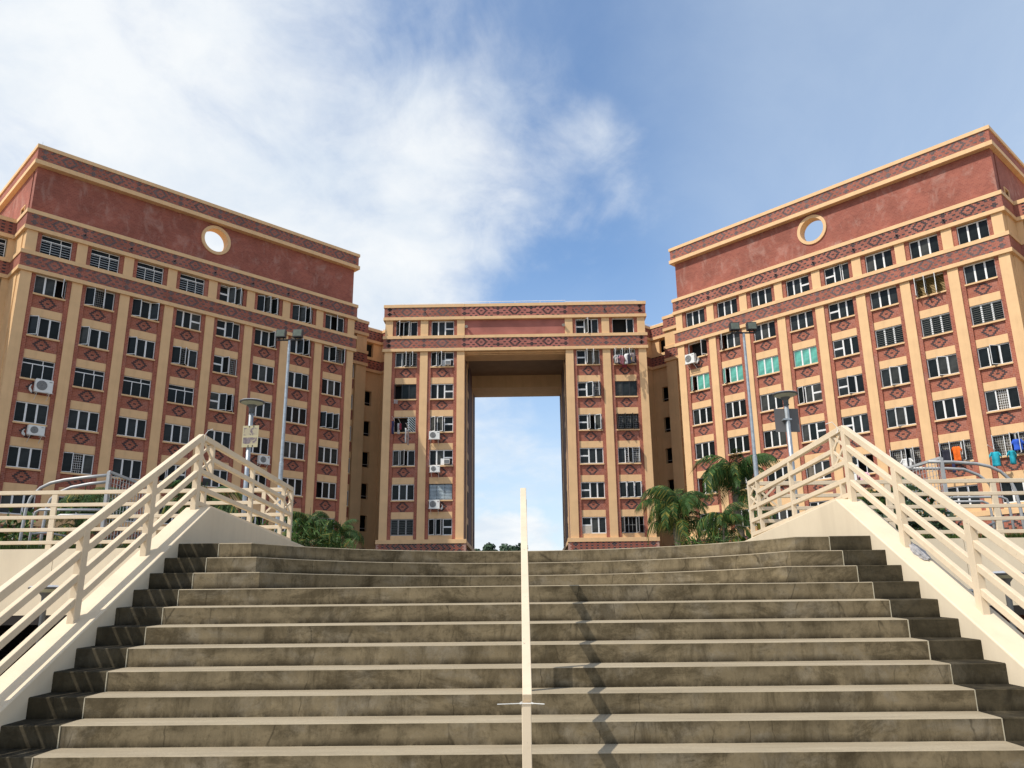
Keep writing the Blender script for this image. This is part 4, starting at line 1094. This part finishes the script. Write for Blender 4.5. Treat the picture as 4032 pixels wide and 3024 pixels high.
# gate, right leg top: a full rack of washing
xd = PR[1]+.34+.285
for k, (dx, ln) in enumerate(((.15, 1.2), (.95, 1.2), (1.55, 1.2))):
    pole(G, xd+dx, SB[0]+1.0, ('left', 'middle', 'right')[k]+' clothes pole of the crowded laundry at the top of the right gate leg', 1.2, .28)
lst = [('cloth_grey', .25, .45, .75), ('cloth_navy', .42, .4, .85), ('cloth_rose', .62, .5, .8), ('cloth_red', .85, .4, .8), ('cloth_white', 1.02, .34, .95), ('cloth_dark', 1.22, .36, .9), ('cloth_yellow', 1.36, .22, .62), ('cloth_green', .72, .3, .6), ('cloth_floral', 1.55, .36, .85), ('cloth_dark', 1.78, .3, .6), ('cloth_floral', .3, .34, .6)]
nm = ['pale grey', 'navy', 'rose pink', 'dark red', 'white patterned', 'black', 'bright yellow', 'sage green', 'floral grey', 'small black', 'pale floral']
for k, (mt, dx, w, h) in enumerate(lst):
    garment(G, xd+dx, -.35-.28*(k % 3), SB[0]+.75-.12*(k % 4), w, h, mt, nm[k]+' garment in the crowded laundry at the top of the right gate leg', 'clothing', 20+k, .7*math.sin(k), k % 2 == 0)
# gate, left leg: washing on slanted poles
xa = PL[0]+.34+.285; z2 = SB[2]
for k, (dx, mt, h, lab) in enumerate(((.08, 'cloth_navy', 1.15, 'dark washing bundle on the left pole of the left gate leg window'), (.62, 'cloth_grey', .95, 'grey and white washing bundle in the middle of the left gate leg window'), (.78, 'cloth_red', .55, 'dark red cloth hanging in the left gate leg window'), (1.28, 'cloth_white', 1.3, 'long pale washing hanging beside the striped blind'), (1.5, 'cloth_floral', 1.25, 'long beige washing hanging lowest by the striped blind'))):
    garment(G, xa+dx, -.5-.1*k, z2+.95-.24*k+(.2 if k == 2 else 0), .22, h, mt, lab, 'clothing', 40+k, .9, False, 'hanging_cloth')
    if k != 2: pole(G, xa+dx, z2+1.1-.2*k, 'clothes pole carrying the '+lab.split(' of ')[0].split(' in ')[0].split(' beside')[0].split(' hanging')[0].split(' on ')[0], 1.3, .1)
garment(G, xa+.22, -.15, SB[1]-.02, .34, .36, 'cloth_floral', 'small pale cloth bundle hanging under the black framed window', 'clothing', 50, .4, False, 'hanging_cloth')

# ---------------------------------------------------------------- lamp posts, signs, floodlights
def lamp_head(t, z, r=.235):
    m = MB()
    m.lathe([(0, .035), (r*.55, .032), (r*.93, .012), (r, 0)], 32); m.build('cap', 'lamp_top', t, (0, 0, z), smooth=True)
    m = MB(); m.lathe([(r*1.0, .001), (r*1.01, -.018), (r*.9, -.03)], 32); m.build('rim', 'lamp_dark', t, (0, 0, z), smooth=True)
    m = MB(); m.lathe([(r*.9, -.029), (r*.55, -.062), (r*.3, -.078)], 32); m.build('diffuser', 'lamp_glass', t, (0, 0, z), smooth=True)
    m = MB(); m.lathe([(r*.42, -.065), (r*.36, -.085), (r*.22, -.125), (r*.2, -.20), (r*.24, -.205), (r*.24, -.225), (0, -.225)], 20); m.build('neck', 'lamp_dark', t, (0, 0, z), smooth=True)
def lamp_post(x, y, zc, label, base):
    t = thing('lamp_post', label, 'lamp post', (x, y, base))
    lamp_head(t, zc-base); m = MB(); m.tube([(0, 0, 0), (0, 0, zc-base-.22)], .043, 14); m.build('pole', 'galv', t, smooth=True)
    m = MB(); m.box(-.1, .1, -.1, .1, 0, .02); m.build('base_plate', 'galv', t)
    return t
lamp_post(-5.29, 15.3, 3.985, 'grey lamp post with flat disc head behind the left railing, carrying a poster', PZ-.02)
lamp_post(4.98, 15.3, 3.985, 'grey lamp post with flat disc head behind the right railing, carrying a grey board', PZ-.02)
t = thing('poster_sign', 'faded sepia poster board strapped to the left lamp post', 'sign', (-5.255, 15.235, 3.285), R(-3))
m = MB(); m.box(-.155, .155, 0, .006, -.21, .21); m.build('board', 'poster', t)
m = MB()
for x in (-.03, .055):
    m.box(x-.008, x+.008, -.004, .0, .175, .205); m.box(x-.008, x+.008, -.004, .0, -.205, -.17)
m.build('strap', 'black', t)
t = thing('board_sign', 'blank grey back of a sign board on the right lamp post', 'sign', (4.985, 15.36, 3.48), R(2))
m = MB(); m.box(-.232, .232, 0, .006, -.228, .228); m.build('board', 'sign_back', t)
m = MB(); m.box(-.10, .06, -.105, -.0, -.015, .015); m.build('strap', 'galv', t)
def low_lamp(x, y, zc, label):
    t = thing('low_lamp', label, 'lamp post', (x, y, GZ)); lamp_head(t, zc-GZ)
    m = MB(); m.tube([(0, 0, 0), (0, 0, zc-GZ-.22)], .04, 12); m.build('pole', 'lamp_dark', t)
low_lamp(-7.03, 12.2, .42, 'flat disc lamp below the left railing in front of the retaining wall')
low_lamp(6.84, 12.2, .47, 'flat disc lamp below the right railing in front of the retaining wall')
m = MB(); m.box(-.13, .13, -.05, .06, -.12, .11); m.box(-.10, .10, -.062, -.05, -.09, .08, 1)
tag(m.build('junction_box', ['galv', 'lamp_dark'], None, (6.66, 12.84, .16)), 'grey junction box on the retaining wall beside the right low lamp', 'electrical box')
def flood_pole(x, y, z, label):
    t = thing('floodlight_pole', label, 'floodlight pole', (x, y, PZ-.02))
    m = MB(); m.tube([(0, 0, 0), (0, 0, 5.1), (0, 0, 5.12), (0, 0, z-PZ)], [.095, .088, .072, .055], 14); m.build('pole', 'galv', t, smooth=False)
    m = MB(); m.box(-.52, .52, -.04, .04, z-PZ, z-PZ+.05); m.build('crossbar', 'black', t)
    for xx in (-.36, .34):
        h = MB(); P = [(-.19, -.10), (.19, -.10)]
        z0, z1 = .10, .44
        h.prism([(-.17, z0), (-.10, z1), (.14, z1-.02), (.10, z0)], 'x', -.19, .19); f = h.build('floodlight', 'black', t, (xx, 0, z-PZ+.02), fix=True)
        g = MB(); g.quad((-.165, -.173, z0+.03), (.165, -.173, z0+.03), (.165, -.112, z1-.03), (-.165, -.112, z1-.03)); g.build('glass', 'flood_glass', f)
        b = MB(); b.box(-.11, -.085, -.05, .03, 0, .12); b.box(.085, .11, -.05, .03, 0, .12); b.build('bracket', 'black', f)
flood_pole(-9.71, 32, 10.94, 'tall grey floodlight pole with two black floodlights in front of the left block')
flood_pole(8.98, 32, 10.94, 'tall grey floodlight pole with two black floodlights in front of the right block')

# ---------------------------------------------------------------- pipe railings on the plaza
def pipe_railing(side):
    t = thing('pipe_railing', 'grey curved pipe railing with mesh gate on the plaza, ' + ('left of the stairs' if side < 0 else 'right of the stairs'), 'pipe railing', (side*9.0, 16.8, PZ))
    O = Vector((side*9.0, 16.8, PZ))
    def tube(pts, rad=.032):
        # round the corners a little
        q = [Vector(p)-O for p in pts]; m = MB(); m.tube(q, rad, 10); m.build('pipe', 'pipe', t, smooth=True)
    g = PZ-.02
    if side < 0:
        tube([(-10.2, 16.5, g), (-10.17, 16.5, 1.7), (-10.15, 16.5, 2.12), (-10.09, 16.5, 2.34), (-9.92, 16.5, 2.54), (-9.72, 16.5, 2.64), (-9.45, 16.5, 2.70), (-9.0, 16.5, 2.75), (-8.56, 16.5, 2.79)])
        tube([(-10.42, 17.6, g), (-10.40, 17.6, 1.9), (-10.38, 17.6, 2.28), (-10.32, 17.6, 2.46), (-10.16, 17.6, 2.61), (-9.9, 17.6, 2.72), (-9.5, 17.6, 2.79), (-9.1, 17.6, 2.83)])
        tube([(-10.0, 16.5, g), (-9.98, 16.5, 1.9), (-9.95, 16.5, 2.05), (-9.86, 16.5, 2.10), (-8.56, 16.5, 2.08)], .026)
        tube([(-10.2, 17.6, g), (-10.18, 17.6, 1.95), (-10.15, 17.6, 2.08), (-10.06, 17.6, 2.12), (-9.1, 17.6, 2.11)], .026)
        tube([(-10.0, 16.5, 1.62), (-9.9, 16.9, 1.68), (-9.6, 17.2, 1.62)], .02)
        a, b = Vector((-8.54, 16.5, 0)), Vector((-8.2, 17.6, 0)); zt = (2.86, 2.70)
    else:
        tube([(8.1, 16.5, 2.84), (8.6, 16.5, 2.83), (9.05, 16.5, 2.79), (9.3, 16.5, 2.73), (9.5, 16.5, 2.63), (9.66, 16.5, 2.46), (9.73, 16.5, 2.25), (9.77, 16.5, 1.9), (9.8, 16.5, g)])
        tube([(8.2, 17.6, 2.89), (9.0, 17.6, 2.88), (9.36, 17.6, 2.86), (9.66, 17.6, 2.73), (9.86, 17.6, 2.55), (9.94, 17.6, 2.3), (9.98, 17.6, 1.9), (10.0, 17.6, g)])
        tube([(8.05, 16.5, 2.06), (8.5, 16.5, 2.12), (9.42, 16.5, 2.12), (9.53, 16.5, 2.07), (9.56, 16.5, 1.95), (9.6, 16.5, g)], .026)
        tube([(8.9, 17.6, 2.17), (9.65, 17.6, 2.17), (9.76, 17.6, 2.12), (9.8, 17.6, 2.0), (9.82, 17.6, g)], .026)
        tube([(9.2, 17.0, 1.55), (9.5, 17.0, 1.66), (9.8, 17.0, 1.70)], .02)
        a, b = Vector((8.36, 16.5, 0)), Vector((7.96, 17.6, 0)); zt = (2.92, 2.84)
    m = MB()
    for p, z in ((a, zt[0]), (b, zt[1])): m.bar(Vector((p.x, p.y, g))-O, Vector((p.x, p.y, z))-O, .06, .06)
    m.bar(Vector((a.x, a.y, zt[0]))-O, Vector((b.x, b.y, zt[1]))-O, .05, .05); m.bar(Vector((a.x, a.y, 1.2))-O, Vector((b.x, b.y, 1.2))-O, .04, .04)
    m.build('gate_frame', 'pipe', t)
    m = MB()
    for k in range(1, 14):
        p = a.lerp(b, k/14); zz = zt[0]+(zt[1]-zt[0])*k/14; m.bar(Vector((p.x, p.y, 1.2))-O, Vector((p.x, p.y, zz))-O, .010, .010)
    for k in range(1, 16):
        z0 = 1.2+(zt[0]-1.2)*k/16; z1 = 1.2+(zt[1]-1.2)*k/16; m.bar(Vector((a.x, a.y, z0))-O, Vector((b.x, b.y, z1))-O, .008, .008)
    m.build('mesh_panel', 'pipe', t)
pipe_railing(-1); pipe_railing(1)

# ---------------------------------------------------------------- plants
def frond_mesh(ln, droop, seed, nleaf=34, leaf=.62, yellow=0., tipfold=.5):
    rr = random.Random(seed); m = MB()
    pts = []; ang = R(62)-rr.uniform(0, .1); p = Vector((0, 0, 0)); n = 12
    for i in range(n+1):
        pts.append(p.copy()); f = i/n
        a = ang-droop*(f**1.25); p = p+Vector((math.cos(a), 0, math.sin(a)))*ln/n
    m.tube(pts, [.035*(1-.85*i/n) for i in range(n+1)], 5, 0)
    for k in range(nleaf):
        f = .14+.86*k/(nleaf-1); i = min(int(f*n), n-1); q = f*n-i; base = pts[i].lerp(pts[i+1], q); d = (pts[i+1]-pts[i]).normalized()
        l = leaf*(.55+.45*math.sin(math.pi*min(1, .15+f*.85)))*rr.uniform(.85, 1.1)
        for s in (-1, 1):
            out = (Vector((0, s, 0))*.72+d*.6+Vector((0, 0, -.30+rr.uniform(-.15, .15)))).normalized()
            w = Vector((d.x, 0, d.z))*.030
            mid = base+out*l*.5; tip = base+out*l*.82+Vector((0, 0, -l*tipfold*rr.uniform(.6, 1.15)))
            mt = 1 if rr.random() < yellow else 0
            m.quad(base-w*.6, base+w*.6, mid+w, mid-w, mt); m.tri(mid-w, mid+w, tip, mt)
    return m.mesh('frond', ['leaf_a', 'leaf_b'])
FR = [frond_mesh(3.7, R(150), 1, 44, .95, .06, .85), frond_mesh(4.0, R(172), 2, 46, 1.0, .12, .9), frond_mesh(3.2, R(118), 3, 40, .85, .05, .8), frond_mesh(3.8, R(188), 4, 44, .95, .45, 1.0), frond_mesh(3.4, R(160), 5, 42, .95, .28, .9)]
def palm(x, y, zc, base, label, scale=1., n=15, seed=1, trunk_r=.14, spread=.35):
    rr = random.Random(seed)
    t = thing('palm_tree', label, 'palm tree', (x, y, base))
    m = MB(); h = zc-base; pts = [(.12*math.sin(k*.7), .06*math.cos(k), h*k/8) for k in range(9)]
    pts[-1] = (0, 0, h); m.tube(pts, [trunk_r*(1.25-.4*k/8) for k in range(9)], 10); m.build('trunk', 'trunk', t, smooth=True)
    m = MB(); m.tube([(0, 0, h-.5), (0, 0, h+.25)], [trunk_r*.95, trunk_r*.4], 8); m.build('crownshaft', 'leaf_a', t)
    for k in range(n):
        low = (k % 3 == 2)
        me = FR[2] if k % 5 == 0 else FR[(k+seed) % len(FR)]
        o = link('frond', me, t, (rr.uniform(-.15, .15)*scale, rr.uniform(-.15, .15)*scale, h+.05-(rr.uniform(.3, 1.0)*spread*h if low else rr.uniform(0, .2))), (0, R(rr.uniform(-42, 26)), 2*math.pi*(k*.381966)+rr.uniform(-.3, .3)))
        s = scale*rr.uniform(.75, 1.12); o.scale = (s, s, s)
    m = MB(); m.tube([(0, 0, h), (.05, 0, h+1.9*scale)], [.03, .006], 5); m.build('spear_leaf', 'leaf_a', t)
    return t
palm(9.05, 50, 5.7, PZ-.02, 'bushy drooping palm in the gap between gate and right block', .88, 32, 1, .2, .42)
palm(10.75, 42, 6.2, PZ-.02, 'taller palm behind the right landing railing in front of the sunlit block', .86, 30, 4, .17, .45)
palm(9.4, 39.5, 3.9, PZ-.02, 'low yellowing palm clump at the corner of the right landing railing', .5, 20, 7, .12)
palm(-10.6, 40, 4.0, PZ-.02, 'dark palm behind the left landing railing in front of the shaded block', .55, 26, 3, .13)
palm(-9.2, 40.5, 3.6, PZ-.02, 'smaller palm nearest the gate on its left side', .45, 20, 9, .1)
palm(-9.5, 24, 2.9, PZ-.02, 'feathery palm behind the mesh gate of the left pipe railing', .48, 22, 12, .08)
palm(9.6, 22, 2.5, PZ-.02, 'small palm behind the right pipe railing', .42, 20, 15, .08)
palm(-14.2, 26, 3.3, PZ-.02, 'dark palm at the left frame edge behind the pipe railing', .5, 20, 17, .09)

def shrub(x, y, base, w, h, label, mat, n=420, leaf=.11, seed=1, long=2.2, group=None, name='shrub', dp=None):
    rr = random.Random(seed); t = thing(name, label, 'shrub', (x, y, base))
    if group: t['group'] = group
    m = MB()
    for k in range(n):
        u, v = rr.uniform(-1, 1), rr.uniform(-1, 1); zz = rr.random()
        env = math.sqrt(max(0, 1-u*u*.8))*(.75+.25*math.sin(u*7+seed)*math.cos(v*5+seed))
        p = Vector((u*w/2, v*(dp or w*.35)/2, h*(zz**.7)*env))
        d = Vector((rr.gauss(0, 1), rr.gauss(0, 1), rr.gauss(.5, .8))).normalized(); s = d.cross(Vector((rr.gauss(0, 1), rr.gauss(0, 1), rr.gauss(0, 1)))).normalized()
        l = leaf*rr.uniform(.6, 1.3); ww = l/long
        m.quad(p, p+d*l*.5+s*ww*.5, p+d*l, p+d*l*.5-s*ww*.5, 0 if rr.random() < .86 else 1)
    m.build('foliage', [mat, 'leaf_b' if mat != 'leaf_d' else 'leaf_c'], t)
    m = MB()
    for k in range(5):
        a = rr.uniform(-.35, .35)*w; m.tube([(a*.3, 0, 0), (a, rr.uniform(-.1, .1), h*.6)], [.02, .008], 5)
    m.build('stem', 'bark', t)
    return t
g = PZ-.02
SH = [(-8.6, 18.6, 2.4, .95, 'leaf_c', 'broad bright green shrub behind the left railing at the frame edge'),
      (-11.4, 18.2, 1.9, 1.75, 'leaf_c', 'tall bright green shrub leftmost behind the left railing'),
      (-7.4, 18.0, 2.2, .80, 'leaf_d', 'dark green shrub behind the left railing beneath the pipe railing'),
      (-5.6, 16.2, 1.9, 1.15, 'leaf_c', 'yellow green feathery shrub by the left lamp post foot'),
      (-4.6, 17.5, 1.7, 1.2, 'leaf_c', 'feathery yellow green shrub at the left landing corner'),
      (-10.2, 20.5, 3.0, 1.15, 'leaf_d', 'broad dark shrub far behind the left pipe railing'),
      (-13.4, 21.0, 2.6, 1.7, 'leaf_d', 'tall dark shrub far behind the left railing at the frame edge'),
      (4.6, 16.0, 1.5, .80, 'leaf_c', 'olive shrub by the right lamp post foot'),
      (5.6, 16.8, 1.8, 1.05, 'leaf_d', 'dark shrub right of the lamp post behind the right railing'),
      (7.2, 15.6, 1.7, 1.65, 'leaf_d', 'tall cycad like shrub behind the right railing beside the pipes'),
      (8.7, 18.4, 1.9, 1.05, 'leaf_d', 'dark leafy shrub under the right mesh gate'),
      (3.9, 18.0, 1.5, 1.0, 'leaf_c', 'feathery shrub at the right landing corner'),
      (9.4, 18.5, 2.6, .95, 'leaf_c', 'low green shrub at the right frame edge behind the pipes')]
for k, (x, y, w, h, mt, lab) in enumerate(SH):
    feath = 'feathery' in lab
    shrub(x, y, g, w, h, lab, mt, 1000 if not feath else 1500, .20 if not feath else .30, k+1, 2.6 if not feath else 11, None)
# grass strips along the top of the retaining walls
for side in (-1, 1):
    rr = random.Random(60+side); m = MB()
    for k in range(5200):
        x = side*rr.uniform(3.95, 12); y = rr.uniform(13.1, 13.75); hgt = rr.uniform(.06, .18)+.24+(.08 if rr.random() < .1 else 0); a = rr.uniform(0, 6.28)
        d = Vector((math.cos(a), math.sin(a), 0))*.014; l = Vector((rr.gauss(0, .05), rr.gauss(0, .05), 0))
        b = Vector((x, y, g+.1)); m.tri(b-d, b+d, b+l+Vector((0, 0, hgt)), 0 if rr.random() < .8 else 1)
    m.box(side*3.99, side*12, 13.08, 13.8, g-.01, g+.2, 2)
    stuff(m.build('grass', ['grass', 'leaf_c', 'leaf_c'], None))

def tree(x, y, base, top, w, label, seed, n=2600):
    rr = random.Random(seed); t = thing('tree', label, 'tree', (x, y, base), 0, 'trees far beyond the gate'); h = top-base
    m = MB(); m.tube([(0, 0, 0), (.1, 0, h*.3), (-.1, .1, h*.7)], [.35, .25, .1], 8)
    for k in range(7):
        a = k*.9; m.tube([(0, 0, h*.4), (math.cos(a)*w*.3, math.sin(a)*w*.25, h*rr.uniform(.6, .85))], [.14, .04], 5)
    m.build('trunk', 'bark', t)
    blobs = [(Vector((rr.uniform(-.42, .42)*w, rr.uniform(-.3, .3)*w, h*rr.uniform(.42, .88))), w*rr.uniform(.13, .24)) for k in range(15)]
    m = MB()
    for k in range(n):
        c, r = blobs[rr.randrange(len(blobs))]
        d = Vector((rr.gauss(0, 1), rr.gauss(0, 1), rr.gauss(0, 1))).normalized(); p = c+d*r*rr.uniform(.55, 1.08)
        s = d.cross(Vector((rr.gauss(0, 1), rr.gauss(0, 1), rr.gauss(0, 1)))).normalized(); u = s.cross(d)*.22*rr.uniform(.7, 1.5); s *= .30*rr.uniform(.7, 1.5)
        d2 = d*rr.uniform(-.15, .2); m.quad(p-s, p-u+d2, p+s, p+u-d2)
    m.build('crown', 'leaf_e', t)
tree(-8.6, 165, PZ, 13.9, 5.6, 'dark leafy tree beyond the gate, against the left reveal', 1)
tree(-5.2, 170, PZ, 12.95, 4.6, 'lowest brown green tree beyond the gate, between two taller ones', 2, 1800)
tree(-2.9, 165, PZ, 14.0, 5.2, 'dark leafy tree beyond the gate, left of the centre handrail', 3)
tree(-.4, 168, PZ, 13.1, 3.8, 'small dark tree beyond the gate, hidden behind the centre handrail', 4, 1500)

# brick pier seen through the undercroft on the right
t = thing('brick_pier', 'red brick pier with tan edge in the undercroft under the right railing', 'pier', (10.6, 19.4, GZ))
m = MB(); m.box(-.6, .42, -.2, .4, 0, 1.55); m.build('brick_face', 'brick', t)
m = MB(); m.box(.421, .62, -.22, .4, 0, 1.45); m.build('pier_edge', 'tan', t)
